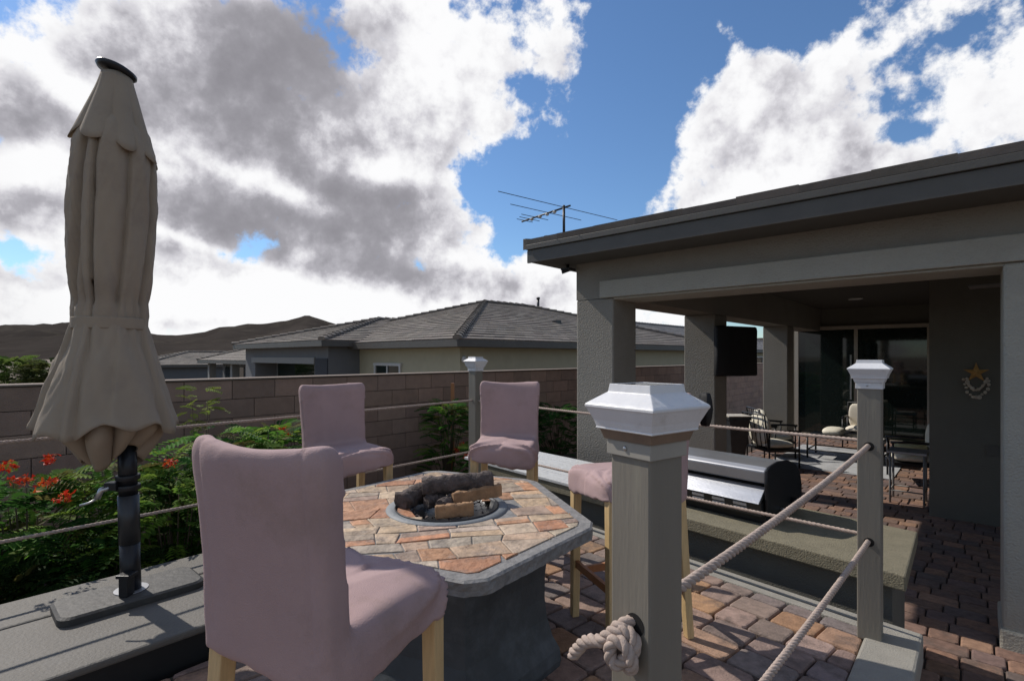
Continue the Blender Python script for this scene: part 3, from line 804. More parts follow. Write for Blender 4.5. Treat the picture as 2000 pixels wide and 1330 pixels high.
FW = house_frame((-6.2,17.45,0), 46)
hw_ = thing('neighbour_house', 'grey stucco wing with dark covered porch and pale beam left of the beige house', 'house', tuple(FW(0,0,GL)))
hip_roof(hw_, FW, 12, 8.6, 1.80, .245, .42)
m = MB(); m.box(.9,12,0,8.6,GL-.3,1.6, FW); m.build('wall', M_hgrey, hw_, True)
m = MB(); m.box(0,.9,0,1.1,GL-.3,1.598, FW); m.build('pillar', M_hgrey, hw_, True)
m = MB(); m.box(0,.9,7.3,8.6,GL-.3,1.598, FW); m.build('pillar', M_hgrey, hw_, True)
m = MB(); m.box(-.001,.5,1.1,7.3,1.23,1.598, FW); m.build('lintel', M_hgrey, hw_, True)
m = MB(); m.box(-.07,-.002,1.0,7.6,1.0,1.23, FW); m.build('beam', M_trim2, hw_, True)
m = MB(); m.box(.86,.899,2.2,7.0,GL,.95, FW); m.build('porch_door', M_glass, hw_, True)
m = MB(); m.box(-.05,-.003,-.0,.95,GL,1.2, FW); m.build('dark_panel', M_hdark, hw_, True)

FB = house_frame((-13.6,27.5,0), 46)
hb_ = thing('neighbour_house', 'distant grey house with white gable brace seen left of the wing', 'house', tuple(FB(0,0,GL)))
hip_roof(hb_, FB, 14, 9.5, 1.05, .30, .5)
m = MB(); m.box(.9,14,0,9.5,GL-.4,.85, FB); m.build('wall', M_hgrey, hb_, True)
for v in (0,4.2,9.1):
    m = MB(); m.box(.0,.4,v,v+.4,GL-.4,.849, FB); m.build('pillar', M_trim2, hb_, True)
for y0_, y1_ in ((1,3.9),(5,8.8)):
    m = MB(); m.box(.86,.899,y0_,y1_,GL,.6, FB); m.build('porch_door', M_glass, hb_, True)
FC = house_frame((-27,38,0), 46)
hc_ = thing('neighbour_house', 'small far house with pale roof edge at the left, beyond the umbrella', 'house', tuple(FC(0,0,GL)))
hip_roof(hc_, FC, 10, 7, .65, .25, .5)
m = MB(); m.box(0,10,0,7,GL-.4,.45, FC); m.build('wall', M_hgrey, hc_, True)
FD = house_frame((7.6,25.0,0), 44)
hd_ = thing('neighbour_house', 'pale roofed house seen between the patio pillars', 'house', tuple(FD(0,0,GL)))
hip_roof(hd_, FD, 22, 12, 1.72, .27, .45, cols=[(.20,.19,.19),(.23,.22,.215),(.18,.175,.175)])
m = MB(); m.box(0,22,0,12,GL-.4,1.5, FD); m.build('wall', M_hbeige, hd_, True)
def window_front(par, F, u0, u1, z0, z1):
    m = MB(); t = .09
    m.box(u0,u0+t,-.06,-.003,z0,z1,F); m.box(u1-t,u1,-.06,-.003,z0,z1,F); m.box(u0-.02,u1+.02,-.064,-.003,z1,z1+t,F); m.box(u0+t,u1-t,-.06,-.003,z0,z0+.05,F)
    w = m.build('window', M_hwhite, par, True); m = MB(); m.box(u0+t,u1-t,-.02,-.002,z0+.05,z1,F); m.build('pane', M_glass, w, True)
window_front(hd_, FD, 11.5, 13, .1, 1.2)

# ---------------------------------------------------------------- our patio building
hp = thing('patio_building', 'taupe stucco patio cover with grey tiled roof attached to the house', 'building', tuple(W(4.56,3.18,LOW)))
def part(name, m_, *boxes, bevel=0, F=W):
    m = MB()
    for b in boxes: m.box(*b, F)
    return m.build(name, m_, hp, True, bevel)
part('pillar', M_stucco, (4.56,5.03,2.73,3.18,LOW-.02,1.849), bevel=.015)
part('pillar', M_stucco, (7.28,7.74,2.73,3.18,LOW-.02,1.849), bevel=.015)
part('pillar', M_stucco, (11.0,11.46,2.73,3.18,LOW-.02,1.849), bevel=.015)
part('pillar', M_stucco_l, (4.545,5.045,-.60,-.12,LOW-.02,1.849), bevel=.02)
part('pillar_base', M_stucco_l, (4.53,5.06,-.62,-.105,LOW-.02,LOW+.12), bevel=.014)
part('front_wall', M_stucco, (4.56,5.03,-3.2,3.18,1.85,2.36))
part('beam', M_stucco_l, (4.52,4.559,-3.2,2.87,1.85,2.02), (4.56,5.03,-3.2,2.73,1.83,1.8495), bevel=.004)
part('side_beam', M_stucco, (5.03,14.0,2.73,3.18,1.85,2.36))
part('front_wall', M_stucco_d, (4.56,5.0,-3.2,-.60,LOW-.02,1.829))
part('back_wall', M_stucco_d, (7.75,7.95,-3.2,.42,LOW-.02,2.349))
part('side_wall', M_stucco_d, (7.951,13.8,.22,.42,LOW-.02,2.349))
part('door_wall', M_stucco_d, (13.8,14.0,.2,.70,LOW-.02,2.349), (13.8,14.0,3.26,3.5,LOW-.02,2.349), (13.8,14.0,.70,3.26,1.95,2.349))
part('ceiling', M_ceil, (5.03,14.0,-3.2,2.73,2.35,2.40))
dr = part('sliding_door', M_frame, (13.74,13.80,.70,.78,LOW,1.95), (13.74,13.80,3.18,3.26,LOW,1.95), (13.74,13.80,.78,3.18,1.87,1.95), (13.74,13.80,1.99,2.06,LOW,1.87), (13.74,13.80,.78,3.18,LOW,LOW+.06))
for a, b in ((.78,1.99),(2.06,3.18)):
    m = MB(); m.box(13.76,13.775,a,b,LOW+.06,1.87, W); m.build('pane', M_glass, dr, True)
m = MB(); m.box(13.70,13.735,2.10,2.13,.3,1.3, W); m.build('handle', M_screw, dr, True)
# roof: rises away from the eave, verge at the far left end
eu, ez, pt = 4.10, 2.425, .275
RV = 3.52
m = MB()
roof_face(m, W(eu,-4.2,ez), W(eu,RV,ez), W(9,RV,ez+pt*(9-eu)), W(9,-4.2,ez+pt*(9-eu)), lift=.045, course=.36)
roof_face(m, W(14.4,RV,ez+.0), W(14.4,-4.2,ez+.0), W(9,-4.2,ez+pt*(9-eu)), W(9,RV,ez+pt*(9-eu)), lift=.045, course=.36)
ridge_caps(m, W(9,-4.2,ez+pt*(9-eu)), W(9,RV,ez+pt*(9-eu)))
# verge tiles: thin edge below each course
k = int(sqrt(4.9**2+(1.35)**2)/.36)
for i in range(k):
    u0 = eu+4.9*i/k; u1 = eu+4.9*(i+1)/k; za = ez+pt*(u0-eu); zb = ez+pt*(u1-eu)
    b = [W(u0,RV-.02,za-.06), W(u1+.03,RV-.02,zb-.06), W(u1+.03,RV+.015,zb-.06), W(u0,RV+.015,za-.06)]
    t = [W(u0,RV-.02,za+.055), W(u1+.03,RV-.02,zb+.018), W(u1+.03,RV+.015,zb+.018), W(u0,RV+.015,za+.055)]
    m.hexa(b, t, jit(random.choice(TCOL), .12))
m.build('roof', M_tile, hp, True)
part('fascia', M_fascia, (4.11,4.135,-4.2,3.49,2.225,2.355), (4.09,4.135,-4.2,3.49,2.358,2.41), bevel=.004)
part('soffit', M_fascia, (4.136,4.559,-4.2,3.47,2.232,2.25))
part('soffit', M_fascia, (4.56,14.2,3.181,3.47,2.232,2.25))
m = MB()
m.hexa([W(4.136,3.472,2.235), W(9,3.472,2.235+1.30), W(9,3.49,2.235+1.30), W(4.136,3.49,2.235)], [W(4.136,3.472,2.40), W(9,3.472,2.40+1.33), W(9,3.49,2.40+1.33), W(4.136,3.49,2.40)])
m.hexa([W(4.136,3.12,2.252), W(4.7,3.12,2.252), W(4.7,3.471,2.252), W(4.136,3.471,2.252)], [W(4.136,3.12,2.40), W(4.7,3.12,2.45), W(4.7,3.471,2.45), W(4.136,3.471,2.40)])
m.build('verge_board', M_fascia, hp, True)
m = MB(); gp = [(4.57,2.361),(14.0,2.361),(14.0,2.45),(9,3.68),(4.57,2.47)]
m.rings([[W(u,3.0,z) for u, z in gp], [W(u,3.179,z) for u, z in gp]], smooth=False); m.build('gable_wall', M_stucco, hp, True)
m = MB(); m.tube([W(4.50,3.25,2.24), W(4.50,3.25,2.17), W(4.46,3.30,2.15)], .018, 8); m.box(4.44,4.56,3.19,3.30,2.17,2.19, W); m.build('eave_bracket', M_metal_d, hp, True)
m = MB(); m.rings([[W(11.5,1.7,0)+Vector((r*cos(a), r*sin(a), z)) for a in [2*pi*k/24 for k in range(24)]] for r, z in ((.12,2.349),(.12,2.33),(.10,2.325))]); m.build('recessed_light', M_hwhite, hp, True)
m = MB(); m.box(7.738,7.7495,-.175,-.07,.16,.28, W); m.build('outlet_cover', M_plateplastic, hp, True, .004)
# interior block of the house so the roof stands on something
part('back_wall', M_stucco_d, (14.001,14.2,-3.2,3.5,LOW-.02,2.349))

# ceiling fan
fan = thing('ceiling_fan', 'pale ceiling fan hanging in the dark patio by the right pillar', 'fan', tuple(W(6.95,-.55,1.93)))
m = MB(); c = W(6.95,-.55,0)
m.tube([c+Vector((0,0,2.349)), c+Vector((0,0,1.98))], .015, 10); m.build('rod', M_metal_d, fan, True)
m = MB(); m.rings([[c+Vector((r*cos(a), r*sin(a), z)) for a in [2*pi*k/24 for k in range(24)]] for r, z in ((.04,1.90),(.10,1.92),(.11,1.96),(.05,2.0))]); m.build('motor', M_metal_d, fan, True)
for k in range(5):
    a = radians(12+72*k)+pi/2+AZ-pi/2; d = Vector((cos(a), sin(a), 0)); s = Vector((-sin(a), cos(a), .12))
    m = MB(); m.hexa([c+d*.12-s*.05+Vector((0,0,1.95)), c+d*.62-s*.07+Vector((0,0,1.95)), c+d*.62+s*.07+Vector((0,0,1.95)), c+d*.12+s*.05+Vector((0,0,1.95))], [c+d*.12-s*.05+Vector((0,0,1.962)), c+d*.62-s*.07+Vector((0,0,1.962)), c+d*.62+s*.07+Vector((0,0,1.962)), c+d*.12+s*.05+Vector((0,0,1.962))])
    m.build('blade', M_trim2, fan, True)

# covered television
tv = thing('television', 'black covered television hung on the second patio pillar', 'television', tuple(W(7.3,2.6,.97)))
a_ = W(7.12,2.655); b_ = W(7.80,2.36); d = (b_-a_).normalized(); nn = Vector((d.y,-d.x,0)); nn = nn if nn.dot(Vector((0,-1,0))) > 0 else -nn
m = MB(); rings = []
for z, g in ((.985,.02),(1.0,.0),(1.3,.005),(1.62,0),(1.665,.01),(1.675,.03)):
    A = a_+d*g; B = b_-d*g
    row = [A-nn*(.045-g*.5), A.lerp(B,.3)-nn*.055, A.lerp(B,.7)-nn*.05, B-nn*(.045-g*.5), B+nn*(.04-g*.5), A.lerp(B,.6)+nn*.05, A.lerp(B,.3)+nn*.045, A+nn*(.04-g*.5)]
    rings.append([p+Vector((0,0,z+.012*noise.noise((i*1.3,z*3,0)))) for i, p in enumerate(row)])
m.rings(rings, smooth=True); m.build('cover', M_tv, tv, True)
m = MB(); cc = a_.lerp(b_,.4); m.tube([cc+Vector((0,0,1.3)), W(7.5,2.735,1.3)], .025, 8); m.build('bracket', M_metal_d, tv, True)

# starfish and shell wall decoration
st = thing('wall_decoration', 'starfish and shell hanging on the dark patio wall', 'wall decoration', tuple(W(7.749,-.0,1.0)))
cS = (7.742, .012, 1.075)
def wallpt(v, z, o=0): return W(cS[0]-o, cS[1]-v, cS[2]+z)
pts = []
for k in range(10):
    a = pi/2+k*pi/5; r = .115 if k % 2 == 0 else .042; pts.append((r*cos(a), r*sin(a)))
m = MB(); n = len(pts)
vs = [wallpt(x,z,-.004) for x, z in pts]+[wallpt(x,z,.008) for x, z in pts]+[wallpt(0,0,.03)]
m.add(vs, [[i,(i+1)%n,n+(i+1)%n,n+i] for i in range(n)]+[[n+i,n+(i+1)%n,2*n] for i in range(n)]+[list(range(n))[::-1]]); m.build('starfish', M_star, st, True)
for i in range(26):
    row = i//5; 
    a = -pi*.08-(i % 13)/12*pi*.84; ring = i//13
    rx, rz_ = (.115,.25) if ring == 0 else (.085,.17)
    m = MB(); x = rx*cos(a)*(1+U(-.1,.1)); z = rz_*sin(a)+.0+U(-.01,.01)-.02
    p = wallpt(x, z, .006); s = U(.015,.026); m.sphere(p, s, s*.7, s*U(.7,1.1), 8, 5); m.build('shell', M_shell, st, True)

# ---------------------------------------------------------------- patio furniture
m = MB(); k = 34
for (a, b, z0, z1) in ((9.6,12.2,LOW+.001,LOW+.012),): m.box(a,b,.95,2.74,z0,z1, W)
tag(m.build('patio_rug', M_rug), 'pale grey patterned rug on the brick floor under the seating', 'rug')
def cushion(mb, c, rx, ry, rz, ang=0, tilt=0, e=.5):
    n, mm = 20, 10; rr = []
    rot = Matrix.Rotation(ang, 3, 'Z') @ Matrix.Rotation(tilt, 3, 'X')
    for i in range(mm+1):
        a = -pi/2+pi*i/mm; ring = []
        for j in range(n):
            b = 2*pi*j/n; f = lambda x: (abs(x)**e)*(1 if x > 0 else -1)
            q = max(cos(a), .01)
            ring.append(Vector(c)+rot@Vector((rx*f(cos(b))*q**min(.6,e), ry*f(sin(b))*q**.6, rz*sin(a))))
        rr.append(ring)
    mb.rings(rr); return mb
def armchair(u, v, rz, label, cush=M_cushw, ce=.6, name='patio_armchair', grp='armchairs round the patio rug', wd=.31):
    t = thing(name, label, 'armchair', tuple(W(u,v,LOW)), rz, grp)
    for sx in (-1,1):
        for y, tp in ((.27,.60),(-.27,.60)):
            m = MB(); m.tube([(sx*wd,y,0),(sx*wd,y,tp)], .014, 8); m.build('leg', M_metal_d, t)
        m = MB(); m.tube([(sx*wd,.30,.60),(sx*wd,.1,.615),(sx*wd,-.2,.61),(sx*wd,-.3,.60)], .02, 8); m.build('arm', M_metal_d, t)
    m = MB(); m.box(-wd,wd,-.28,.28,.27,.31); m.build('seat_frame', M_metal_d, t)
    m = MB(); m.tube([(-wd,-.28,.30),(-wd,-.36,.88),(wd,-.36,.88),(wd,-.28,.30)], .016, 8)
    for i in range(5): x = -wd+2*wd*(i+.5)/5; m.tube([(x,-.28,.31),(x,-.36,.87)], .007, 6)
    m.build('back_frame', M_metal_d, t)
    m = MB(); cushion(m, (0,0,.37), wd-.02, .27, .06); m.build('seat_cushion', cush, t)
    m = MB(); cushion(m, (0,-.24,.62), wd-.03, .07, .25, e=ce); m.build('back_cushion', cush, t)
    return t
armchair(9.6,2.62,radians(-82),'dark metal armchair with pale cushions nearest the covered television', M_cush)
armchair(10.5,2.86,radians(-95),'dark metal armchair with cream cushions against the far pillar', M_cush)
armchair(12.7,1.75,radians(138),'dark armchair with bright cream back cushion in front of the sliding door', M_cushw, .22)
armchair(9.7,.72,radians(60),'dark armchair with patterned cushions partly hidden by the corner post', M_cush)
def table(u, v, w, dd, hh, rz, label, name, ms, mt, leg=.012):
    t = thing(name, label, 'table', tuple(W(u,v,LOW)), rz)
    m = MB(); m.box(-w,w,-dd,dd,hh-.03,hh); m.build('tabletop', mt, t, False, .004)
    for sx in (-1,1):
        for sy in (-1,1):
            m = MB(); m.tube([(sx*(w-.03),sy*(dd-.03),0),(sx*(w-.03),sy*(dd-.03),hh-.03)], leg, 8); m.build('leg', ms, t)
    m = MB()
    for sy in (-1,1): m.tube([(-w+.03,sy*(dd-.03),.16),(w-.03,sy*(dd-.03),.16)], leg*.8, 6)
    for sx in (-1,1): m.tube([(sx*(w-.03),-dd+.03,.16),(sx*(w-.03),dd-.03,.16)], leg*.8, 6)
    m.build('rail', ms, t)
    return t
table(8.3,.66,.20,.20,.66,AZ,'narrow side table with pale metal legs beside the dark patio wall','side_table', M_trim2, M_steel_d)
table(11.0,1.75,.36,.6,.42,AZ,'low dark coffee table standing on the grey rug','coffee_table', M_metal_d, M_metal_g, .016)
def pillow(u, v, z, rx, ry, rz, ang, label, m_, tilt=0):
    m = MB(); cushion(m, (0,0,0), rx, ry, rz, ang, tilt, .6); o = m.build('pillow', m_); o.location = W(u,v,z); tag(o, label, 'pillow', 'loose pillows on the patio furniture')
pillow(10.95,1.95,LOW+.42+.075,.26,.17,.075,AZ,'rounded pale pillow lying on the coffee table',M_cush)
pillow(9.62,.74,LOW+.43+.085,.20,.2,.075,AZ,'yellow and white pillow on the armchair beside the side table',mat('yellow_pillow',(.6,.55,.3),.95,.2,14,spots=(12,(.15,.17,.12),.55,.8)))
m = MB(); cushion(m, (0,0,0), .13,.17,.015, AZ, 0, .4); o = m.build('folded_magazine', M_hwhite); o.location = W(10.85,1.35,LOW+.42+.016); tag(o, 'white folded magazine at the near end of the coffee table', 'magazine')
pl_ = thing('planter', 'tall dark tapered planter standing beyond the television pillar', 'planter', tuple(W(9.2,3.1,LOW)))
m = MB(); m.rings([[Vector((s*x,s*y,z)) for x,y in ((-1,-1),(1,-1),(1,1),(-1,1))] for s, z in ((.10,0),(.17,.78),(.19,.78),(.19,.83),(.16,.83),(.15,.79))], smooth=False); m.build('pot', M_metal_g, pl_)
m = MB(); m.rings([[Vector((s*x,s*y,z)) for x,y in ((-1,-1),(1,-1),(1,1),(-1,1))] for s, z in ((.195,.832),(.195,.85))], smooth=False); m.build('rim', M_frame, pl_)

# hanging black bag on the side of the fourth chair
m = MB(); rr = []
for i in range(9):
    t = i/8; z = 1.085-.15*t; w = .012+.03*sin(pi*min(1,t*.8+.12)); rr.append([Vector((.885+w*cos(a)*.6+.008*sin(5*a), 2.37+w*sin(a), z)) for a in [2*pi*k/14 for k in range(14)]])
m.rings(rr); tag(m.build('black_bag', M_tv), 'slim black bag hanging behind the hidden mauve chair', 'bag')

# ---------------------------------------------------------------- television aerial on the roof
an = thing('roof_antenna', 'thin metal television aerial standing on the patio roof', 'antenna', (.542,5.40,2.50))
m = MB(); m.tube([(.542,5.40,2.44),(.542,5.40,2.83)], .014, 8); m.build('mast', M_metal_d, an, True)
bA = Vector((.60,5.33,2.807)); bB = Vector((.115,5.96,2.807)); m = MB(); m.tube([bA,bB], .010, 8); m.build('boom', M_metal_g, an, True)
ed = Vector((1.40,1.09,0)).normalized(); bd = (bB-bA).normalized(); ed = Vector((-bd.y, bd.x, 0)); ed = -ed if ed.x < 0 else ed
for f, l in ((.10,.86),(.42,.52),(.70,.20),(.82,.15),(.93,.12)):
    c = bA.lerp(bB, f); m = MB(); m.tube([c-ed*l, c+ed*l*.95], .0035, 6); m.build('element', M_metal_d, an, True)
for f in (.3,.45,.6,.78):
    m = MB(); c = bA.lerp(bB, f); m.sphere(c+Vector((0,0,-.012)), .022,.022,.016, 8, 5); m.build('insulator', M_hwhite, an, True)

# ---------------------------------------------------------------- shrubs
GRN = [(.07,.18,.03),(.10,.23,.035),(.05,.13,.03),(.15,.28,.045),(.21,.31,.05),(.045,.11,.03),(.16,.15,.05)]
def at(px, py, Y): return Vector(((px-1000)/1010*Y, Y, EYE+(697-py)/1010*Y))
def shrub(x, y, r, ztop, label, nsp=230, nfl=0, zb=LOW, cols=GRN, name='flowering_shrub', spray=.2, group='shrubs between the deck and the block wall', cat='shrub'):
    t = thing(name, label, cat, (x, y, zb), 0, group)
    H = ztop-zb; m = MB(); st = MB(); tips = []
    for i in range(nsp):
        a = U(0, 2*pi); q = R()**.5; hz = H*(.06+.94*R()**.75)
        f = r*sqrt(max(.05, 1-(max(0, hz/H-.35)/.72)**2))*(1+.25*noise.noise((cos(a)*2+x, sin(a)*2, hz*2)))
        base = Vector((cos(a)*f*q*.9, sin(a)*f*q*.9, hz))
        out = Vector((cos(a), sin(a), U(-.15,.9))).normalized(); L = spray*U(.7,1.4)
        side = out.cross(Vector((0,0,1))).normalized()
        side = (side+Vector((U(-.4,.4),U(-.4,.4),U(-.5,.5)))).normalized()
        c = jit(random.choice(cols), .3); nl = 9
        for k in range(nl):
            s = (k+1)/nl; p = base+out*L*s+Vector((0,0,-.35*L*s*s))
            lw = .34*L*(1-.45*abs(s-.45)*2)*U(.75,1.1); ww = L*.075
            for sg in (-1,1):
                d = (side*sg+out*.45).normalized(); up = d.cross(out).normalized()*U(-.004,.004)
                q2 = p+d*lw*.5; w2 = out*ww
                m.add([p, q2+w2, p+d*lw+Vector((0,0,-lw*.2)), q2-w2+up], [[0,3,2,1]], c)
        if hz > H*.7 and q > .4: tips.append(base+out*L*.7+Vector((0,0,.05)))
        if i % 7 == 0: st.tube([Vector((U(-.1,.1)*r, U(-.1,.1)*r, -.03)), base*.6+Vector((0,0,hz*.05)), base], [.010,.006,.003], 5)
    m.build('foliage', M_leaf, t); st.build('stems', M_stem, t)
    random.shuffle(tips)
    tips.sort(key=lambda p: p.y*1.0+U(0,.2))
    fl = list(tips[:nfl]) if isinstance(nfl, int) else [at(*q)-Vector((x,y,zb)) for q in nfl]
    for p in fl:
        fm = MB()
        for k in range(34):
            c = p+Vector((U(-.034,.034),U(-.034,.034),U(-.020,.026))); s = U(.010,.019)
            vs = [c+Vector((U(-s,s),U(-s,s),U(-s,s))) for _ in range(4)]
            fm.add(vs, [[0,1,2,3]], random.choice(((.62,.035,.012),(.7,.08,.015),(.5,.02,.01),(.75,.16,.02))))
        fm.build('flower', M_red, t)
    return t
shrub(-2.95,3.15,.56,.52,'feathery shrub with red flowers at the far left edge', 230, [(14,912,2.62),(42,940,2.6),(93,944,2.7),(96,898,2.75)], spray=.23)
shrub(-2.62,3.36,.50,.50,'green shrub with red flowers directly left of the umbrella pole', 200, [(122,972,2.75)], spray=.23)
shrub(-2.15,3.30,.42,.50,'yellowish green feathery shrub right behind the umbrella pole', 260, 0, cols=[(.15,.26,.04),(.20,.29,.05),(.10,.19,.04)])
shrub(-2.20,3.80,.44,.72,'taller shrub with a red flower between umbrella and nearest chair', 230, [(333,905,3.3)])
shrub(-2.05,4.35,.36,.66,'light green shrub against the wall behind the nearest chair', 220, 0)
shrub(-2.42,5.35,.34,.52,'low bush with orange flowers below the rope by the block wall', 200, [(562,846,5.0),(552,838,5.05)])
shrub(-.88,7.05,.30,.62,'dark green bush beside the wooden stake', 200, [(893,880,6.7),(902,868,6.75)])
shrub(.75,8.9,.50,.40,'dark bush between the chair and the stucco pillar', 260, 0, cols=[(.04,.11,.025),(.055,.14,.03)])
shrub(-2.9,2.75,.42,.16,'low dark foliage behind the ledge at the lower left', 300, 0, cols=[(.03,.07,.018),(.045,.09,.02)])
shrub(-2.3,2.98,.34,.06,'low foliage at the foot of the umbrella behind the ledge', 230, 0, cols=[(.03,.07,.018),(.05,.10,.022)])
shrub(-1.72,3.6,.36,.12,'low leafy shrub hidden mostly by the nearest chair back', 230, 0)
shrub(-.35,6.6,.30,.12,'small shrub with red blossom behind the far post', 130, 2)
shrub(-3.45,2.9,.5,.50,'shrub with a red flower cut off by the left frame edge', 200, 1)
shrub(-2.75,4.55,.16,.98,'thin yellow green sprig climbing the wall beside the umbrella hem', 60, 0, cols=[(.16,.22,.04),(.2,.25,.05)], spray=.13)
sk = MB(); sk.box(-.86,-.81,7.25,7.30,LOW-.02,.88); tag(sk.build('wooden_stake', M_redwood), 'upright brown wooden stake against the block wall', 'stake')
shrub(-33,34,2.1,1.05,'far bushy tree with yellow green crown beyond the wall at left', 420, 0, zb=-1.4, cols=[(.16,.22,.05),(.12,.18,.04)], name='tree', spray=.8, group='far trees', cat='tree')
shrub(-29.5,33,1.5,.9,'far olive tree beside the pale roof beyond the wall', 300, 0, zb=-1.4, cols=[(.10,.11,.03),(.07,.09,.03)], name='tree', spray=.7, group='far trees', cat='tree')
shrub(-35.5,32,1.8,.7,'far dark tree at the very left edge of the skyline', 300, 0, zb=-1.4, cols=[(.05,.08,.025)], name='tree', spray=.7, group='far trees', cat='tree')

# ---------------------------------------------------------------- light and sky
SUN_AZ, SUN_EL = -56, 42
az, el = radians(SUN_AZ), radians(SUN_EL)
sd = Vector((sin(az)*cos(el), cos(az)*cos(el), sin(el)))
ld_ = bpy.data.lights.new('Sun', 'SUN'); ld_.energy = 3.8; ld_.angle = radians(.6); ld_.color = (1,.93,.84)
lo = bpy.data.objects.new('Sun', ld_); COL.objects.link(lo); lo.rotation_euler = sd.to_track_quat('Z', 'Y').to_euler(); lo.location = (-10,10,20)

w = bpy.data.worlds.new('World'); scene.world = w; w.use_nodes = True; w.cycles.sampling_method = 'MANUAL'; w.cycles.sample_map_resolution = 512
nt = w.node_tree; N = nt.nodes; L = nt.links
for n in list(N): N.remove(n)
out = N.new('ShaderNodeOutputWorld')
sky = N.new('ShaderNodeTexSky'); sky.sky_type = 'NISHITA'; sky.sun_disc = False; sky.sun_elevation = el; sky.sun_rotation = az; sky.altitude = 700; sky.air_density = 1.15; sky.dust_density = .25; sky.ozone_density = 3.0
def sock(x, s):
    if isinstance(x, (int, float)): s.default_value = x
    else: L.new(x, s)
def mth(op, a, b=None, c=None, cl=False):
    n = N.new('ShaderNodeMath'); n.operation = op; n.use_clamp = cl
    sock(a, n.inputs[0])
    if b is not None: sock(b, n.inputs[1])
    if c is not None: sock(c, n.inputs[2])
    return n.outputs[0]
tc = N.new('ShaderNodeTexCoord'); sp = N.new('ShaderNodeSeparateXYZ'); L.new(tc.outputs['Generated'], sp.inputs[0])
dx, dy, dz = sp.outputs
dyc = mth('MAXIMUM', dy, .05); gx = mth('DIVIDE', dx, dyc); gz = mth('DIVIDE', dz, dyc)
fwd = mth('MULTIPLY', mth('SUBTRACT', dy, .05), 6, cl=True)
def blob(px, py, sx, sy, wt, rot=0):
    a = mth('SUBTRACT', gx, (px-1000)/1010); b = mth('SUBTRACT', gz, (697-py)/1010)
    if rot:
        cr, sr = cos(radians(rot)), sin(radians(rot))
        a2 = mth('ADD', mth('MULTIPLY', a, cr), mth('MULTIPLY', b, sr)); b2 = mth('SUBTRACT', mth('MULTIPLY', b, cr), mth('MULTIPLY', a, sr)); a, b = a2, b2
    a = mth('DIVIDE', a, sx/1010); b = mth('DIVIDE', b, sy/1010)
    r2 = mth('ADD', mth('MULTIPLY', a, a), mth('MULTIPLY', b, b))
    return mth('MULTIPLY', mth('EXPONENT', mth('MULTIPLY', r2, -1)), wt)
def total(bl):
    s = None
    for b in bl:
        x = blob(*b); s = x if s is None else mth('ADD', s, x)
    return mth('MULTIPLY', s, fwd)
# cloud plane coordinates
zc = mth('ADD', mth('MAXIMUM', dz, 0), .30)
cx = mth('DIVIDE', dx, zc); cy = mth('DIVIDE', dy, zc)
cv = N.new('ShaderNodeCombineXYZ'); L.new(cx, cv.inputs[0]); L.new(cy, cv.inputs[1])
def nz(vec, scale, detail, rough, off=(0,0,0), dist=0, sc=(1,1,1)):
    mp = N.new('ShaderNodeMapping'); mp.inputs['Location'].default_value = off; mp.inputs['Scale'].default_value = sc; L.new(vec, mp.inputs[0])
    n = N.new('ShaderNodeTexNoise'); n.inputs['Scale'].default_value = scale; n.inputs['Detail'].default_value = detail; n.inputs['Roughness'].default_value = rough; n.inputs['Distortion'].default_value = dist
    L.new(mp.outputs[0], n.inputs['Vector']); return n.outputs['Fac']
n_big = nz(cv.outputs[0], 1.9, 6, .58, (3.1,1.7,0))
n_puff = nz(tc.outputs['Generated'], 7, 8, .60, (1.2,5.3,2.2))
o_ = sd*.035
n_sun = nz(tc.outputs['Generated'], 7, 6, .58, (1.2+o_.x, 5.3+o_.y, 2.2+o_.z))
dens = mth('ADD', mth('MULTIPLY', mth('SUBTRACT', n_big, .5), .7), mth('MULTIPLY', mth('SUBTRACT', n_puff, .5), 2.6))
cov = total([
    (350,200,520,270,.70),(100,480,560,220,.40),(420,590,700,60,.70),(30,480,110,40,-.24),(640,570,60,30,-.2),(260,300,60,40,-.15),(960,600,420,50,.45),(640,430,200,120,.45),
    (920,120,90,150,.26),(1080,110,105,95,.34),(870,330,85,130,.30),
    (1820,150,380,190,.56),(1480,320,200,120,.46),(1380,410,190,45,.45),(1700,330,260,70,.34),(960,440,50,35,.35),(975,250,40,30,.45),(1080,520,80,50,.35),(1440,170,110,70,.28),
    (1100,370,140,95,-.55),(1290,90,95,110,-.6),(1230,290,60,120,-.5),(860,60,50,60,-.40),(1770,265,60,30,-.38),(1540,10,150,40,-.3),(980,500,60,40,-.25)])
back = mth('MULTIPLY', mth('SUBTRACT', 1, fwd), .22)
dens = mth('ADD', mth('ADD', dens, cov), mth('SUBTRACT', back, .10))
mask = N.new('ShaderNodeMapRange'); mask.interpolation_type = 'SMOOTHSTEP'; mask.inputs[1].default_value = .0; mask.inputs[2].default_value = .24; L.new(dens, mask.inputs[0])
# thick parts are seen from their shaded underside
shade = total([(520,200,300,190,.85,-15),(250,130,330,110,.35,-20),(660,405,200,80,.80,-12),(430,440,180,55,.75,-18),(560,515,140,36,.6,-8),(800,540,100,38,.6,-10),(50,240,150,100,.8),(60,400,120,42,.65),(690,80,170,110,.5),
    (1850,200,300,150,.28),(1620,330,240,70,.22),(1480,200,150,120,.12),(1000,130,140,90,.12),(870,300,60,80,.10),(1050,560,80,40,.15),
    (130,170,110,34,-.8,-42),(60,320,100,50,-1.0),(520,360,140,24,-.75,-22),(740,330,90,35,-.7,-10),(360,590,480,28,-.45),(380,475,220,12,-.5,-20),(230,640,60,20,.3)])
n_sh = nz(tc.outputs['Generated'], 3.6, 5, .5, (7.3,2.1,0))
sh = mth('ADD', mth('ADD', shade, .06), mth('MULTIPLY', mth('SUBTRACT', n_sh, .5), 1.7))
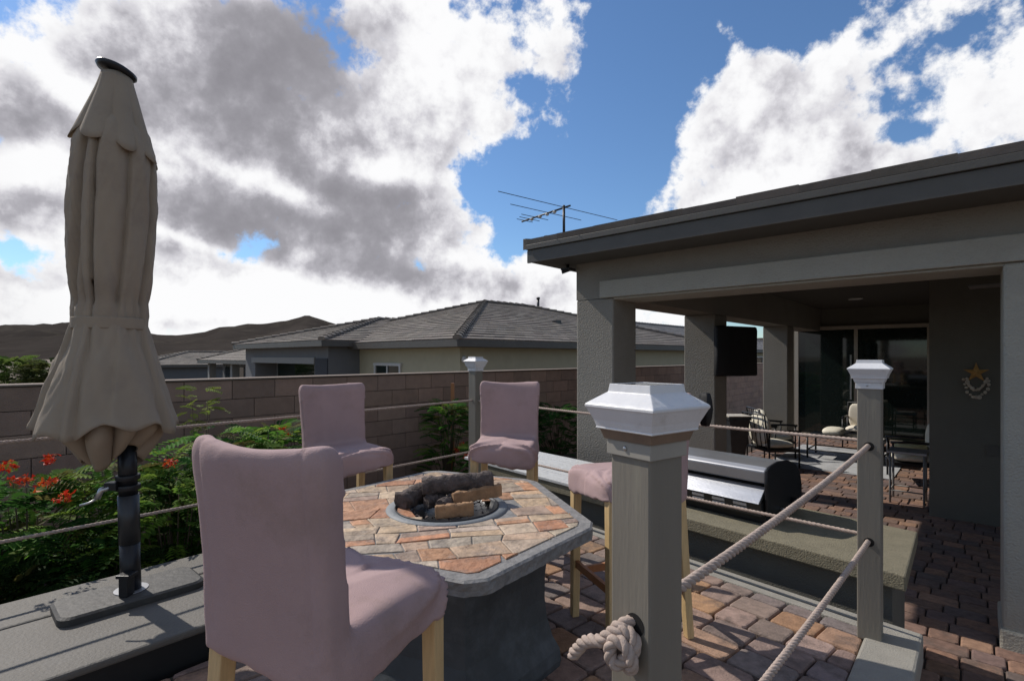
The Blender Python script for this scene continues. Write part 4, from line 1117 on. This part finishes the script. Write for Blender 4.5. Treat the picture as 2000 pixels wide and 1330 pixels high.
sh = mth('ADD', sh, mth('MULTIPLY', mth('SUBTRACT', n_puff, .5), -.7))
sh = mth('ADD', sh, mth('MULTIPLY', mth('SUBTRACT', n_sun, n_puff), 2.2))
sh = mth('ADD', sh, mth('MULTIPLY', mth('MINIMUM', mth('SUBTRACT', dens, .35), 0), 1.1))
shm = N.new('ShaderNodeMapRange'); shm.interpolation_type = 'SMOOTHSTEP'; shm.inputs[1].default_value = 0; shm.inputs[2].default_value = 1.5; L.new(sh, shm.inputs[0])
ram = N.new('ShaderNodeValToRGB'); L.new(shm.outputs[0], ram.inputs[0])
cr_ = ram.color_ramp; cr_.elements[0].position = 0; cr_.elements[0].color = (.98,.98,.99,1); cr_.elements[1].position = 1; cr_.elements[1].color = (.27,.262,.29,1)
e = cr_.elements.new(.20); e.color = (.70,.69,.73,1); e = cr_.elements.new(.42); e.color = (.46,.45,.49,1); e = cr_.elements.new(.66); e.color = (.345,.337,.37,1)
# clouds ahead keep full brightness; unseen ones are dimmed to lower the ambient light
view_dot = N.new('ShaderNodeVectorMath'); view_dot.operation = 'DOT_PRODUCT'; view_dot.inputs[1].default_value = Vector((0,1,.35)).normalized(); L.new(tc.outputs['Generated'], view_dot.inputs[0])
gm = N.new('ShaderNodeMapRange'); gm.inputs[1].default_value = .2; gm.inputs[2].default_value = .75; gm.inputs[3].default_value = .46; gm.inputs[4].default_value = 1.0; L.new(view_dot.outputs['Value'], gm.inputs[0])
cs = N.new('ShaderNodeVectorMath'); cs.operation = 'SCALE'; L.new(ram.outputs[0], cs.inputs[0]); L.new(gm.outputs[0], cs.inputs['Scale'])
SKY_ST = .10
ck = N.new('ShaderNodeVectorMath'); ck.operation = 'SCALE'; L.new(cs.outputs[0], ck.inputs[0]); ck.inputs['Scale'].default_value = 1/SKY_ST
sk2 = N.new('ShaderNodeVectorMath'); sk2.operation = 'MULTIPLY'; L.new(sky.outputs[0], sk2.inputs[0]); sk2.inputs[1].default_value = (.90,1.08,1.25)
mx = N.new('ShaderNodeMix'); mx.data_type = 'RGBA'; L.new(mask.outputs[0], mx.inputs['Factor']); L.new(sk2.outputs[0], mx.inputs['A']); L.new(ck.outputs[0], mx.inputs['B'])
bg = N.new('ShaderNodeBackground'); bg.inputs['Strength'].default_value = SKY_ST; L.new(mx.outputs['Result'], bg.inputs[0]); L.new(bg.outputs[0], out.inputs[0])

# ---------------------------------------------------------------- camera
cd = bpy.data.cameras.new('Camera'); co = bpy.data.objects.new('Camera', cd); COL.objects.link(co)
co.location = (0,0,EYE); co.rotation_euler = (radians(90),0,0); cd.sensor_width = 36; cd.lens = 36*1010/2000; cd.shift_y = 32/2000
cd.clip_start = .02; cd.clip_end = 6000; scene.camera = co
scene.view_settings.view_transform = 'Standard'; scene.view_settings.look = 'None'; scene.view_settings.exposure = 0; scene.view_settings.gamma = 1
scene.cycles.max_bounces = 5; scene.cycles.diffuse_bounces = 3; scene.cycles.glossy_bounces = 3
scene.render.resolution_x = 1024; scene.render.resolution_y = 680
